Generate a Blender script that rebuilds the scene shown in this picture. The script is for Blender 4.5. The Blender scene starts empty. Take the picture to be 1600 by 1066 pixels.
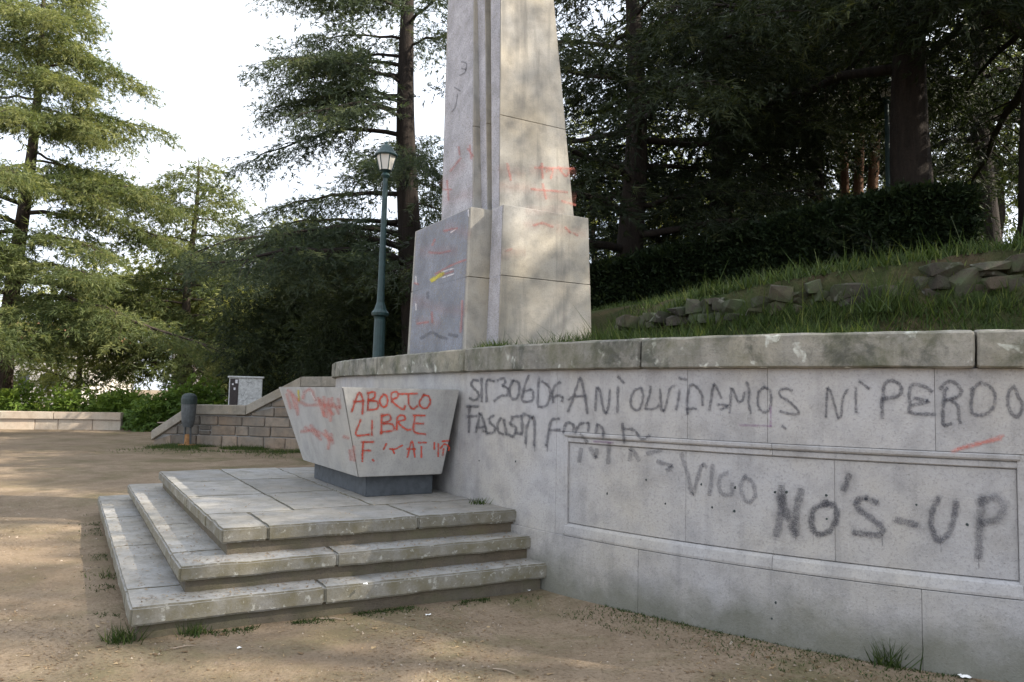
import bpy, bmesh, math, random
import numpy as np
from mathutils import Vector, Matrix, Quaternion, noise as mnoise

# ------------------------------------------------------------------ camera, sky, sun, exposure
scene = bpy.context.scene
COL = scene.collection
EYE = 1.6                      # eye height in metres
FPX = 1200.0                   # focal length in pixels of the 1600 px wide photograph
PITCH, ROLL = math.radians(4.05), math.radians(1.15)
cF = np.array([0, math.cos(PITCH), math.sin(PITCH)])
_r0 = np.array([1.0, 0, 0]); _u0 = np.array([0, -math.sin(PITCH), math.cos(PITCH)])
cR = math.cos(ROLL) * _r0 + math.sin(ROLL) * _u0
cU = -math.sin(ROLL) * _r0 + math.cos(ROLL) * _u0
cO = np.array([0, 0, EYE])
cam_data = bpy.data.cameras.new('camera')
cam_data.sensor_width = 36.0
cam_data.lens = 36.0 * FPX / 1600.0
cam_data.clip_start = 0.05
cam_data.clip_end = 2000
cam = bpy.data.objects.new('camera', cam_data)
COL.objects.link(cam)
cam.matrix_world = Matrix(((cR[0], cU[0], -cF[0], cO[0]), (cR[1], cU[1], -cF[1], cO[1]),
                           (cR[2], cU[2], -cF[2], cO[2]), (0, 0, 0, 1)))
scene.camera = cam

SUN_AZ = np.array([0.990, -0.12]); SUN_AZ /= np.linalg.norm(SUN_AZ)   # ground direction towards the sun
SUN_EL = math.radians(38)
sd = Vector((SUN_AZ[0] * math.cos(SUN_EL), SUN_AZ[1] * math.cos(SUN_EL), math.sin(SUN_EL)))
sun_data = bpy.data.lights.new('sun', 'SUN')
sun_data.energy = 5.0
sun_data.angle = math.radians(0.6)
sun_data.color = (1.0, 0.90, 0.76)
sun = bpy.data.objects.new('sun', sun_data)
COL.objects.link(sun)
sun.rotation_euler = sd.to_track_quat('Z', 'Y').to_euler()
sun.location = (30, 8, 30)

world = bpy.data.worlds.new('World')
scene.world = world
world.use_nodes = True
wn, wl = world.node_tree.nodes, world.node_tree.links
wn.clear()
w_out = wn.new('ShaderNodeOutputWorld')
w_bg = wn.new('ShaderNodeBackground'); w_bg.inputs['Strength'].default_value = 0.115
w_sky = wn.new('ShaderNodeTexSky'); w_sky.sky_type = 'NISHITA'; w_sky.sun_disc = False
w_sky.sun_elevation = SUN_EL
w_sky.sun_rotation = math.atan2(SUN_AZ[0], SUN_AZ[1])
w_sky.air_density = 1.0; w_sky.dust_density = 2.5; w_sky.ozone_density = 1.0
# thin bright cloud over most of the sky, everywhere alike
w_tc = wn.new('ShaderNodeTexCoord')
w_nz = wn.new('ShaderNodeTexNoise'); w_nz.inputs['Scale'].default_value = 2.2; w_nz.inputs['Detail'].default_value = 5
w_rp = wn.new('ShaderNodeMapRange'); w_rp.inputs['From Min'].default_value = 0.36; w_rp.inputs['From Max'].default_value = 0.56
w_rp.inputs['To Min'].default_value = 0.42; w_rp.inputs['To Max'].default_value = 0.95
w_mx = wn.new('ShaderNodeMix'); w_mx.data_type = 'RGBA'
w_mx.inputs['B'].default_value = (6.5, 6.9, 7.6, 1)
wl.new(w_tc.outputs['Generated'], w_nz.inputs['Vector'])
wl.new(w_nz.outputs['Fac'], w_rp.inputs['Value'])
wl.new(w_rp.outputs['Result'], w_mx.inputs['Factor'])
wl.new(w_sky.outputs['Color'], w_mx.inputs['A'])
wl.new(w_mx.outputs['Result'], w_bg.inputs['Color'])
wl.new(w_bg.outputs['Background'], w_out.inputs['Surface'])

vs = scene.view_settings
vs.view_transform = 'Standard'; vs.look = 'None'; vs.gamma = 1.0; vs.use_curve_mapping = False
vs.exposure = 1.2
scene.display_settings.display_device = 'sRGB'
scene.cycles.max_bounces = 6
scene.cycles.diffuse_bounces = 4
scene.cycles.transparent_max_bounces = 12

# ------------------------------------------------------------------ pixel -> place helpers
def ray(px, py): return cF + cR * (px - 800) / FPX - cU * (py - 533) / FPX
def at_z(px, py, z):
    d = ray(px, py); return cO + d * (z - EYE) / d[2]
def at_y(px, py, y):
    d = ray(px, py); return cO + d * y / d[1]
AXIS = math.radians(30)        # the monument stands turned 30 degrees to the view
du_ = np.array([-math.sin(AXIS), math.cos(AXIS)]); dv_ = np.array([math.cos(AXIS), math.sin(AXIS)])
def W(u, v, z=0.0):            # monument axes (u along the wall, v into it) -> world
    return (u * du_[0] + v * dv_[0], u * du_[1] + v * dv_[1], z)
def UV(P): return float(P[0] * du_[0] + P[1] * du_[1]), float(P[0] * dv_[0] + P[1] * dv_[1])
def at_v(px, py, v0):
    d = ray(px, py); return cO + d * v0 / (d[:2] @ dv_)
def at_u(px, py, u0):
    d = ray(px, py); return cO + d * u0 / (d[:2] @ du_)
rng = np.random.default_rng(7)
random.seed(11)

# ------------------------------------------------------------------ objects
def tag(o, label=None, cat=None, group=None, kind=None):
    if label: o['label'] = label
    if cat: o['category'] = cat
    if group: o['group'] = group
    if kind: o['kind'] = kind
    return o
def thing(name, loc, label, cat, group=None):
    o = bpy.data.objects.new(name, None); COL.objects.link(o)
    o.empty_display_size = 0.2
    o.location = loc
    return tag(o, label, cat, group)
def wloc(o):
    p = Vector(o.location); q = o.parent
    while q is not None:
        p = p + Vector(q.location); q = q.parent
    return p
def link(name, me, mat, parent=None, origin=None):
    """mesh in world coordinates -> object whose origin sits at `origin` (default: parent's place)"""
    o = bpy.data.objects.new(name, me); COL.objects.link(o)
    base = wloc(parent) if parent is not None else Vector((0, 0, 0))
    org = Vector(origin) if origin is not None else base
    if org.length > 0: me.transform(Matrix.Translation(-org))
    if parent is not None: o.parent = parent
    o.location = org - base
    if mat is not None and len(me.materials) == 0: me.materials.append(mat)
    return o
def mesh_from(verts, faces, name='mesh', smooth=False):
    me = bpy.data.meshes.new(name)
    me.from_pydata([tuple(map(float, v)) for v in verts], [], faces)
    me.update()
    if smooth: me.polygons.foreach_set('use_smooth', [True] * len(me.polygons))
    return me
def mesh_tris(V, name='mesh', tint=None, F=None):
    """V: (n,3,3) loose triangles, as one mesh"""
    n = len(V)
    me = bpy.data.meshes.new(name)
    me.vertices.add(n * 3); me.loops.add(n * 3); me.polygons.add(n)
    me.vertices.foreach_set('co', np.ascontiguousarray(V, dtype=np.float32).ravel())
    me.loops.foreach_set('vertex_index', np.arange(n * 3, dtype=np.int32))
    me.polygons.foreach_set('loop_start', np.arange(0, n * 3, 3, dtype=np.int32))
    me.update()
    if tint is not None:
        a = me.attributes.new('tint', 'FLOAT', 'FACE')
        a.data.foreach_set('value', np.ascontiguousarray(tint, dtype=np.float32))
    return me
class MB:
    """collects shapes into one mesh"""
    def __init__(s): s.v = []; s.f = []
    def add(s, verts, faces):
        k = len(s.v); s.v += [tuple(map(float, p)) for p in verts]; s.f += [tuple(i + k for i in f) for f in faces]
    def loft(s, rings, cap=True):
        n = len(rings[0]); k = len(s.v)
        for r in rings: s.v += [tuple(map(float, p)) for p in r]
        for j in range(len(rings) - 1):
            for i in range(n):
                a = k + j * n + i; b = k + j * n + (i + 1) % n
                s.f.append((a, b, b + n, a + n))
        if cap:
            s.f.append(tuple(k + i for i in reversed(range(n))))
            s.f.append(tuple(k + (len(rings) - 1) * n + i for i in range(n)))
    def box(s, x0, x1, y0, y1, z0, z1, M=None, bev=0.0):
        bm = bmesh.new(); bmesh.ops.create_cube(bm, size=1)
        for p in bm.verts:
            p.co = Vector(((x0 + x1) / 2 + p.co.x * (x1 - x0), (y0 + y1) / 2 + p.co.y * (y1 - y0), (z0 + z1) / 2 + p.co.z * (z1 - z0)))
        if bev: bmesh.ops.bevel(bm, geom=bm.edges[:], offset=bev, segments=1, affect='EDGES')
        bm.verts.index_update()
        vs_ = [(M @ p.co if M is not None else p.co) for p in bm.verts]
        s.add(vs_, [tuple(q.index for q in f.verts) for f in bm.faces]); bm.free()
    def tube(s, pts, rad, n=6, cap=True):
        pts = [Vector(p) for p in pts]
        rings = []
        up = Vector((0.13, 0.27, 0.95)).normalized()
        for i, p in enumerate(pts):
            t = (pts[min(i + 1, len(pts) - 1)] - pts[max(i - 1, 0)])
            t = t.normalized() if t.length > 1e-9 else Vector((0, 0, 1))
            a = t.cross(up)
            if a.length < 1e-3: a = t.cross(Vector((1, 0, 0)))
            a.normalize(); b = t.cross(a)
            r = rad[i] if hasattr(rad, '__len__') else rad
            rings.append([p + (a * math.cos(q) + b * math.sin(q)) * r for q in [2 * math.pi * k / n for k in range(n)]])
        s.loft(rings, cap)
    def lathe(s, prof, c=(0, 0, 0), n=16, rot=0.0):
        s.loft([[(c[0] + r * math.cos(2 * math.pi * k / n + rot), c[1] + r * math.sin(2 * math.pi * k / n + rot), c[2] + z) for k in range(n)] for r, z in prof])
    def build(s, name, mat, parent=None, origin=None, smooth=False):
        me = mesh_from(s.v, s.f, name, smooth)
        return link(name, me, mat, parent, origin)
def fix_normals(o):
    bm = bmesh.new(); bm.from_mesh(o.data); bmesh.ops.recalc_face_normals(bm, faces=bm.faces[:]); bm.to_mesh(o.data); bm.free()
    return o

# ------------------------------------------------------------------ materials
class NT:
    def __init__(s, name):
        s.m = bpy.data.materials.new(name); s.m.use_nodes = True
        s.t = s.m.node_tree; s.n = s.t.nodes; s.l = s.t.links
        s.n.clear()
        s.out = s.n.new('ShaderNodeOutputMaterial')
        s.geo = s.n.new('ShaderNodeNewGeometry')
        s.pos = s.geo.outputs['Position']
    def new(s, k, **kw):
        n = s.n.new(k)
        for a, b in kw.items(): setattr(n, a, b)
        return n
    def link(s, a, b): s.l.new(a, b)
    def mapping(s, scale, src=None):
        m = s.new('ShaderNodeMapping'); m.inputs['Scale'].default_value = scale
        s.link(src or s.pos, m.inputs['Vector']); return m.outputs['Vector']
    def noise(s, scale, detail=4, rough=0.55, vec=None, dist=0.0):
        n = s.new('ShaderNodeTexNoise')
        n.inputs['Scale'].default_value = scale; n.inputs['Detail'].default_value = detail
        n.inputs['Roughness'].default_value = rough; n.inputs['Distortion'].default_value = dist
        s.link(vec or s.pos, n.inputs['Vector']); return n.outputs['Fac']
    def voro(s, scale, vec=None, feature='F1'):
        n = s.new('ShaderNodeTexVoronoi'); n.feature = feature; n.inputs['Scale'].default_value = scale
        s.link(vec or s.pos, n.inputs['Vector']); return n.outputs['Distance']
    def rng(s, val, a, b, c=0.0, d=1.0):
        n = s.new('ShaderNodeMapRange')
        for k, x in zip(('From Min', 'From Max', 'To Min', 'To Max'), (a, b, c, d)): n.inputs[k].default_value = x
        s.link(val, n.inputs['Value']); return n.outputs['Result']
    def mix(s, fac, a, b, blend='MIX'):
        n = s.new('ShaderNodeMix'); n.data_type = 'RGBA'; n.blend_type = blend
        if isinstance(fac, (int, float)): n.inputs['Factor'].default_value = fac
        else: s.link(fac, n.inputs['Factor'])
        for k, x in (('A', a), ('B', b)):
            if isinstance(x, (tuple, list)): n.inputs[k].default_value = (*x[:3], 1)
            else: s.link(x, n.inputs[k])
        return n.outputs['Result']
    def math(s, op, a, b=0.0):
        n = s.new('ShaderNodeMath'); n.operation = op
        for i, x in enumerate((a, b)):
            if isinstance(x, (int, float)): n.inputs[i].default_value = x
            else: s.link(x, n.inputs[i])
        return n.outputs[0]
    def sep(s, src=None):
        n = s.new('ShaderNodeSeparateXYZ'); s.link(src or s.pos, n.inputs[0]); return n.outputs
    def objrand(s): return s.new('ShaderNodeObjectInfo').outputs['Random']
    def bsdf(s, col, rough=0.85, bump=None, strength=0.4, dist=0.01, spec=0.25, metal=0.0):
        b = s.new('ShaderNodeBsdfPrincipled')
        if isinstance(col, (tuple, list)): b.inputs['Base Color'].default_value = (*col[:3], 1)
        else: s.link(col, b.inputs['Base Color'])
        if isinstance(rough, (int, float)): b.inputs['Roughness'].default_value = rough
        else: s.link(rough, b.inputs['Roughness'])
        b.inputs['Specular IOR Level'].default_value = spec
        b.inputs['Metallic'].default_value = metal
        if bump is not None:
            n = s.new('ShaderNodeBump'); n.inputs['Strength'].default_value = strength; n.inputs['Distance'].default_value = dist
            s.link(bump, n.inputs['Height']); s.link(n.outputs['Normal'], b.inputs['Normal'])
        s.link(b.outputs['BSDF'], s.out.inputs['Surface']); s.b = b
        return s.m

def stone_material(name, base, dark, warm, side=None, blotch=0.5, streak=0.4, moss=None, lichen=0.0, speck=0.5, bump=0.35, rand=0.12, topmoss=0.0, foot=None):
    t = NT(name)
    big = t.noise(0.9, 5, 0.6); mid = t.noise(5.5, 5, 0.6); fine = t.noise(62, 4, 0.7); grain = t.noise(150, 3, 0.6)
    c = t.mix(t.rng(big, 0.38, 0.66), base, warm)
    c = t.mix(t.math('MULTIPLY', t.rng(mid, 0.45, 0.75), blotch), c, dark)
    st = t.noise(1.0, 5, 0.65, t.mapping((7.0, 7.0, 0.55)))
    c = t.mix(t.math('MULTIPLY', t.rng(st, 0.52, 0.76), streak), c, dark)
    c = t.mix(t.math('MULTIPLY', t.rng(fine, 0.52, 0.68), speck), c, tuple(x * 0.45 for x in base))
    c = t.mix(t.math('MULTIPLY', t.rng(grain, 0.55, 0.7), speck * 0.6), c, tuple(min(1, x * 1.45) for x in base))
    pits = t.voro(26); pv = t.noise(1.6, 3, 0.5)
    c = t.mix(t.math('MULTIPLY', t.math('MULTIPLY', t.rng(pits, 0.10, 0.03), t.rng(pv, 0.48, 0.62)), speck * 1.4), c, tuple(x * 0.35 for x in base))
    if lichen:
        v = t.noise(9, 3, 0.5, dist=0.6)
        c = t.mix(t.math('MULTIPLY', t.rng(v, 0.63, 0.70), lichen), c, (0.55, 0.56, 0.50))
        v2 = t.noise(3.2, 6, 0.7, dist=0.4)
        c = t.mix(t.math('MULTIPLY', t.rng(v2, 0.50, 0.64), lichen), c, (0.045, 0.05, 0.04))
    if moss is not None:
        f = t.noise(4.0, 6, 0.7)
        nz = t.new('ShaderNodeSeparateXYZ'); t.link(t.geo.outputs['Normal'], nz.inputs[0])
        up = t.math('MULTIPLY', t.rng(nz.outputs[2], 0.1, 0.7, 1.0 - topmoss, 1.0), 1.0) if topmoss else 1.0
        fac = t.rng(f, 0.44, 0.68)
        fac = t.math('MULTIPLY', fac, moss[1])
        if topmoss: fac = t.math('MULTIPLY', fac, up)
        c = t.mix(fac, c, moss[0])
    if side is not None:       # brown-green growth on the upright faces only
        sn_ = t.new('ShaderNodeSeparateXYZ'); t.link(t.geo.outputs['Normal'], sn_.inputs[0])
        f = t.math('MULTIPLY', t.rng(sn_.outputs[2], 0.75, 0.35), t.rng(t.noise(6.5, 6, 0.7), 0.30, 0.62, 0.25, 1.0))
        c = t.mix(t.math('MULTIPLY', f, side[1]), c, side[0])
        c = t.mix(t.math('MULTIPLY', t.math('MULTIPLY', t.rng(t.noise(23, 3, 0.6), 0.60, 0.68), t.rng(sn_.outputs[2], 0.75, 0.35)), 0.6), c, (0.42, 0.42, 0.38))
    if foot is not None:       # algae and splashed soil that grows up from the ground in ragged tongues
        z = t.sep()[2]
        ragged = t.math('ADD', z, t.math('MULTIPLY', t.noise(2.6, 5, 0.65), -foot[2]))
        c = t.mix(t.math('MULTIPLY', t.rng(ragged, foot[1] - foot[2] * 0.5, foot[1] - foot[2] * 0.5 - 0.28), foot[3]), c, foot[0])
    r = t.rng(t.objrand(), 0, 1, 1 - rand, 1 + rand)
    vm = t.new('ShaderNodeVectorMath', operation='SCALE'); t.link(c, vm.inputs[0]); t.link(r, vm.inputs['Scale'])
    h = t.math('ADD', t.math('MULTIPLY', fine, 0.6), t.math('ADD', t.math('MULTIPLY', mid, 0.8), t.math('MULTIPLY', t.rng(pits, 0.0, 0.12), 0.5)))
    return t.bsdf(vm.outputs[0], 0.88, h, bump, 0.012)

M = {}
M['granite'] = stone_material('granite_wall', (0.375, 0.37, 0.375), (0.20, 0.195, 0.195), (0.395, 0.37, 0.33), blotch=0.6, streak=0.55, speck=0.5, bump=0.6, rand=0.06,
                              foot=((0.105, 0.108, 0.072), 0.36, 0.62, 0.7))
M['granite_plain'] = stone_material('granite_smooth', (0.39, 0.39, 0.385), (0.23, 0.23, 0.225), (0.40, 0.385, 0.35), blotch=0.55, streak=0.6, speck=0.45, bump=0.3, rand=0.03)
M['coping'] = stone_material('granite_coping', (0.255, 0.245, 0.22), (0.085, 0.085, 0.072), (0.27, 0.245, 0.19), blotch=0.65, streak=0.55, lichen=0.75, speck=0.5, bump=0.6, rand=0.10,
                             moss=((0.085, 0.09, 0.045), 0.6))
M['step'] = stone_material('granite_step', (0.285, 0.285, 0.28), (0.155, 0.15, 0.135), (0.295, 0.275, 0.24), blotch=0.75, streak=0.25, speck=0.4, bump=0.5, rand=0.10,
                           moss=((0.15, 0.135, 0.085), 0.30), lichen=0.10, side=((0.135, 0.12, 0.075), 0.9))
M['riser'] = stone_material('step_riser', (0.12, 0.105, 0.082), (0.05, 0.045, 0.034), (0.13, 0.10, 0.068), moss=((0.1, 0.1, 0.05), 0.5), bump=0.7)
M['obelisk'] = stone_material('obelisk_concrete', (0.325, 0.315, 0.29), (0.14, 0.135, 0.125), (0.36, 0.32, 0.25), blotch=0.6, streak=0.85, speck=0.35, bump=0.5, rand=0.05)
M['stair_stone'] = stone_material('stair_wall_stone', (0.19, 0.172, 0.147), (0.07, 0.062, 0.052), (0.255, 0.19, 0.135), blotch=0.6, streak=0.3, speck=0.4, bump=0.8, rand=0.30)
M['stair_coping'] = stone_material('stair_coping', (0.29, 0.265, 0.225), (0.13, 0.12, 0.10), (0.30, 0.26, 0.20), blotch=0.6, bump=0.6, lichen=0.2)
M['parapet'] = stone_material('parapet_stone', (0.52, 0.46, 0.38), (0.30, 0.25, 0.19), (0.50, 0.40, 0.31), blotch=0.5, bump=0.4, rand=0.1)
M['rough_stone'] = stone_material('rough_stone', (0.045, 0.04, 0.032), (0.012, 0.012, 0.009), (0.06, 0.047, 0.032), blotch=0.7, bump=0.9, rand=0.35, moss=((0.05, 0.075, 0.03), 0.7), lichen=0.2)
M['mortar'] = NT('mortar').bsdf((0.29, 0.285, 0.275), 0.95)
def soot(name, c, r=0.6, metal=0.0, bumpy=0.0):
    t = NT(name)
    n = t.noise(14, 4, 0.6)
    col = t.mix(t.rng(n, 0.35, 0.7), c, tuple(x * 0.62 for x in c))
    return t.bsdf(col, r, n if bumpy else None, bumpy, 0.004, spec=0.4, metal=metal)
M['pedestal'] = soot('dark_slate_pedestal', (0.075, 0.085, 0.095), 0.7, bumpy=0.3)
M['lamp_metal'] = soot('lamp_green_paint', (0.022, 0.052, 0.054), 0.45, bumpy=0.1)
M['bin_metal'] = soot('bin_grey_metal', (0.085, 0.095, 0.10), 0.5, bumpy=0.2)
M['bin_dark'] = soot('bin_dark_hood', (0.025, 0.04, 0.04), 0.5)
M['rust'] = soot('rusty_iron', (0.33, 0.17, 0.07), 0.9, bumpy=0.5)
M['cabinet'] = soot('cabinet_grey_paint', (0.62, 0.64, 0.64), 0.55)
M['cabinet_dark'] = soot('cabinet_dark_door', (0.045, 0.035, 0.035), 0.5)
M['sticker'] = NT('white_sticker').bsdf((0.75, 0.75, 0.78), 0.6)
M['lamp_glass'] = NT('frosted_lamp_glass').bsdf((0.62, 0.60, 0.55), 0.3, spec=0.5)
M['paper'] = NT('white_paper').bsdf((0.82, 0.82, 0.80), 0.7)
M['plaster'] = soot('pale_plaster', (0.66, 0.63, 0.58), 0.9)
M['rooftile'] = soot('roof_tile', (0.42, 0.20, 0.12), 0.9)
M['window'] = NT('dark_window').bsdf((0.05, 0.06, 0.07), 0.2, spec=0.5)

def bark_material(name, a, b):
    t = NT(name)
    n = t.noise(1.0, 6, 0.7, t.mapping((9, 9, 1.6))); m = t.noise(30, 4, 0.6)
    c = t.mix(t.rng(n, 0.35, 0.68), a, b)
    c = t.mix(t.math('MULTIPLY', t.rng(m, 0.5, 0.7), 0.5), c, tuple(x * 0.4 for x in a))
    return t.bsdf(c, 0.95, t.math('ADD', n, t.math('MULTIPLY', m, 0.4)), 0.9, 0.05)
M['bark'] = bark_material('cedar_bark', (0.04, 0.031, 0.025), (0.085, 0.066, 0.052))
M['bark_dark'] = bark_material('dark_conifer_bark', (0.014, 0.011, 0.009), (0.034, 0.026, 0.021))
M['bark_red'] = bark_material('reddish_bark', (0.10, 0.052, 0.03), (0.20, 0.115, 0.07))
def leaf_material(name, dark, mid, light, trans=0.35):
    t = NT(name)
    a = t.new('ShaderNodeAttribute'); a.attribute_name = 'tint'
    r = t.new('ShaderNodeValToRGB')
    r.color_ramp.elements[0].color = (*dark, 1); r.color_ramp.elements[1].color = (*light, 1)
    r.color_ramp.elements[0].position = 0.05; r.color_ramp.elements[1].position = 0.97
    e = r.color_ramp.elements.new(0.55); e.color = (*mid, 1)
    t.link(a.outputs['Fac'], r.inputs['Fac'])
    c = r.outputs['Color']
    d = t.new('ShaderNodeBsdfPrincipled'); t.link(c, d.inputs['Base Color']); d.inputs['Roughness'].default_value = 0.6
    d.inputs['Specular IOR Level'].default_value = 0.25
    tr = t.new('ShaderNodeBsdfTranslucent')
    tc = t.mix(1.0, c, (1.0, 1.0, 0.55), 'MULTIPLY'); t.link(tc, tr.inputs['Color'])
    ms = t.new('ShaderNodeMixShader'); ms.inputs['Fac'].default_value = trans
    t.link(d.outputs['BSDF'], ms.inputs[1]); t.link(tr.outputs['BSDF'], ms.inputs[2]); t.link(ms.outputs['Shader'], t.out.inputs['Surface'])
    return t.m
M['cedar_lit'] = leaf_material('cedar_needles_yellow_green', (0.050, 0.076, 0.032), (0.120, 0.152, 0.062), (0.28, 0.29, 0.12), 0.48)
M['cedar_grey'] = leaf_material('cedar_needles_grey_green', (0.030, 0.046, 0.030), (0.068, 0.092, 0.052), (0.18, 0.20, 0.095), 0.42)
M['cedar_dark'] = leaf_material('dark_conifer_needles', (0.011, 0.018, 0.009), (0.026, 0.038, 0.015), (0.085, 0.095, 0.030), 0.28)
M['yew_dark'] = leaf_material('yew_needles', (0.018, 0.028, 0.014), (0.038, 0.054, 0.022), (0.13, 0.145, 0.048), 0.32)
M['back_green'] = leaf_material('background_leaves', (0.07, 0.095, 0.032), (0.17, 0.20, 0.065), (0.36, 0.36, 0.14), 0.5)
M['bright_leaf'] = leaf_material('bright_green_leaves', (0.045, 0.085, 0.018), (0.11, 0.18, 0.035), (0.22, 0.30, 0.06), 0.4)
M['hedge'] = leaf_material('hedge_leaves', (0.012, 0.022, 0.010), (0.022, 0.038, 0.015), (0.05, 0.072, 0.024), 0.25)
M['grass'] = leaf_material('grass_blades', (0.028, 0.047, 0.012), (0.05, 0.083, 0.019), (0.135, 0.155, 0.042), 0.35)
M['litter'] = leaf_material('dry_needles', (0.10, 0.06, 0.03), (0.20, 0.13, 0.07), (0.34, 0.25, 0.14), 0.1)

def dirt():
    t = NT('sandy_dirt')
    big = t.noise(0.22, 6, 0.65); mid = t.noise(1.7, 6, 0.65); fine = t.noise(38, 4, 0.65); peb = t.voro(75)
    c = t.mix(t.rng(big, 0.36, 0.62), (0.188, 0.144, 0.10), (0.285, 0.222, 0.157))
    c = t.mix(t.math('MULTIPLY', t.rng(mid, 0.46, 0.7), 0.6), c, (0.135, 0.10, 0.066))
    ms = t.noise(0.75, 7, 0.7, dist=0.5)
    p = t.sep()
    # moss grows in the damp strip along the monument
    dist = t.math('ADD', t.math('MULTIPLY', p[0], 0.866), t.math('MULTIPLY', p[1], 0.5))
    damp = t.rng(dist, -2.5, 3.0, 0.22, 0.9)
    c = t.mix(t.math('MULTIPLY', t.rng(ms, 0.47, 0.66), damp), c, (0.098, 0.094, 0.042))
    c = t.mix(t.math('MULTIPLY', t.rng(t.noise(6.5, 6, 0.75), 0.48, 0.66), 0.55), c, (0.155, 0.115, 0.075))
    c = t.mix(t.math('MULTIPLY', t.rng(fine, 0.5, 0.66), 0.6), c, (0.11, 0.08, 0.052))
    c = t.mix(t.math('MULTIPLY', t.rng(peb, 0.16, 0.06), 0.5), c, (0.46, 0.40, 0.33))
    h = t.math('ADD', t.math('MULTIPLY', fine, 0.7), t.math('ADD', mid, t.math('MULTIPLY', t.rng(peb, 0.25, 0.0), 0.35)))
    return t.bsdf(c, 0.95, h, 0.75, 0.03, spec=0.1)
M['dirt'] = dirt()
def turf():
    t = NT('hill_turf')
    n = t.noise(1.3, 6, 0.65); f = t.noise(30, 4, 0.6)
    c = t.mix(t.rng(n, 0.4, 0.65), (0.03, 0.045, 0.014), (0.065, 0.046, 0.028))
    c = t.mix(t.math('MULTIPLY', t.rng(f, 0.45, 0.7), 0.6), c, (0.03, 0.035, 0.014))
    return t.bsdf(c, 0.95, t.math('ADD', n, f), 0.8, 0.05, spec=0.1)
M['turf'] = turf()
def spray(name, col, dens=0.85, soft=0.45, patch=0.42):
    """spray paint: soft edge across the stroke (uv.y), worn through in patches"""
    t = NT(name)
    uvn = t.new('ShaderNodeUVMap'); uvn.uv_map = 'stroke'
    s = t.new('ShaderNodeSeparateXYZ'); t.link(uvn.outputs[0], s.inputs[0])
    e = t.math('ABSOLUTE', t.math('SUBTRACT', t.math('MULTIPLY', s.outputs[1], 2.0), 1.0))
    edge = t.rng(e, 1.0, soft)
    w = t.noise(22, 4, 0.7); g = t.noise(120, 3, 0.6)
    worn = t.math('MULTIPLY', t.rng(w, patch - 0.12, patch + 0.10, 0.35, 1.0), t.rng(g, 0.36, 0.56, 0.35, 1.0))
    al = t.math('MULTIPLY', t.math('MULTIPLY', edge, worn), dens)
    vc = t.mix(t.rng(t.noise(3.4, 4, 0.6), 0.35, 0.65), tuple(x * 0.78 for x in col), tuple(min(1, x * 1.18) for x in col))
    t.bsdf(vc, 0.8, spec=0.15)
    tr = t.new('ShaderNodeBsdfTransparent'); ms = t.new('ShaderNodeMixShader')
    t.link(al, ms.inputs['Fac']); t.link(tr.outputs[0], ms.inputs[1]); t.link(t.b.outputs[0], ms.inputs[2])
    t.link(ms.outputs[0], t.out.inputs['Surface'])
    return t.m
M['spray_black'] = spray('faded_black_spray', (0.085, 0.085, 0.10), 0.55)
M['spray_faint'] = spray('scrubbed_black_spray', (0.11, 0.11, 0.125), 0.45)
M['spray_red'] = spray('red_spray', (0.60, 0.075, 0.04), 0.88, 0.5, 0.38)
M['spray_pink'] = spray('scrubbed_red_spray', (0.60, 0.20, 0.16), 0.50, 0.1)
M['spray_purple'] = spray('purple_spray', (0.25, 0.12, 0.25), 0.50, 0.2)
M['spray_yellow'] = spray('yellow_spray', (0.62, 0.53, 0.08), 0.85, 0.4)
M['spray_white'] = spray('white_spray', (0.75, 0.72, 0.72), 0.80, 0.3)
M['overpaint'] = spray('grey_blue_overpaint', (0.26, 0.275, 0.32), 0.85, 0.93, 0.40)
M['whitewash'] = spray('pale_overpaint', (0.52, 0.51, 0.55), 0.72, 0.9, 0.34)
M['mist'] = spray('overspray_mist', (0.09, 0.09, 0.105), 0.20, 0.0, 0.45)
M['mist_red'] = spray('red_overspray_mist', (0.58, 0.16, 0.12), 0.34, 0.0, 0.45)
M['drip'] = spray('paint_drip', (0.075, 0.075, 0.09), 0.45, 0.2, 0.42)
M['mist_red2'] = spray('faint_red_overspray', (0.52, 0.22, 0.18), 0.15, 0.0, 0.48)

# ------------------------------------------------------------------ the curved retaining wall's plan
WR, WU1, WU2, WV0, WPHI = 7.2, 6.8, 10.0, 3.42, math.radians(42)
S1 = WR * WPHI; FL = WU2 - WU1
def wall_uv(s, n):
    if s >= 0:
        ph = min(s, S1) / WR; ex = max(0.0, s - S1)
        return (WU1 - (WR + n) * math.sin(ph) - ex * math.cos(ph), WV0 + WR - (WR + n) * math.cos(ph) + ex * math.sin(ph))
    if s >= -FL: return (WU1 - s, WV0 - n)
    t = -s - FL
    ph = min(t, S1) / WR; ex = max(0.0, t - S1)
    return (WU2 + (WR + n) * math.sin(ph) + ex * math.cos(ph), WV0 + WR - (WR + n) * math.cos(ph) + ex * math.sin(ph))
def wall_n(u, v):
    if WU1 <= u <= WU2: return WV0 - v
    a = WU1 - u if u < WU1 else u - WU2
    b = WV0 + WR - v
    ph = math.atan2(a, b)
    if b > 0 and ph <= WPHI: return math.hypot(a, b) - WR
    return a * math.sin(WPHI) + b * math.cos(WPHI) - WR
def wall_s(u, v):
    if u > WU1: return WU1 - u
    a = WU1 - u; b = WV0 + WR - v; ph = math.atan2(a, b)
    if ph <= WPHI: return ph * WR
    return S1 + a * math.cos(WPHI) - b * math.sin(WPHI)
def WP(s, n, z):
    u, v = wall_uv(s, n); return W(u, v, z)
ZC0, ZC1 = 1.82, 2.05           # coping bottom and top
PANELS = [(1.42, 4.66), (4.66, 7.9), (7.9, 11.14)]
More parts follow.
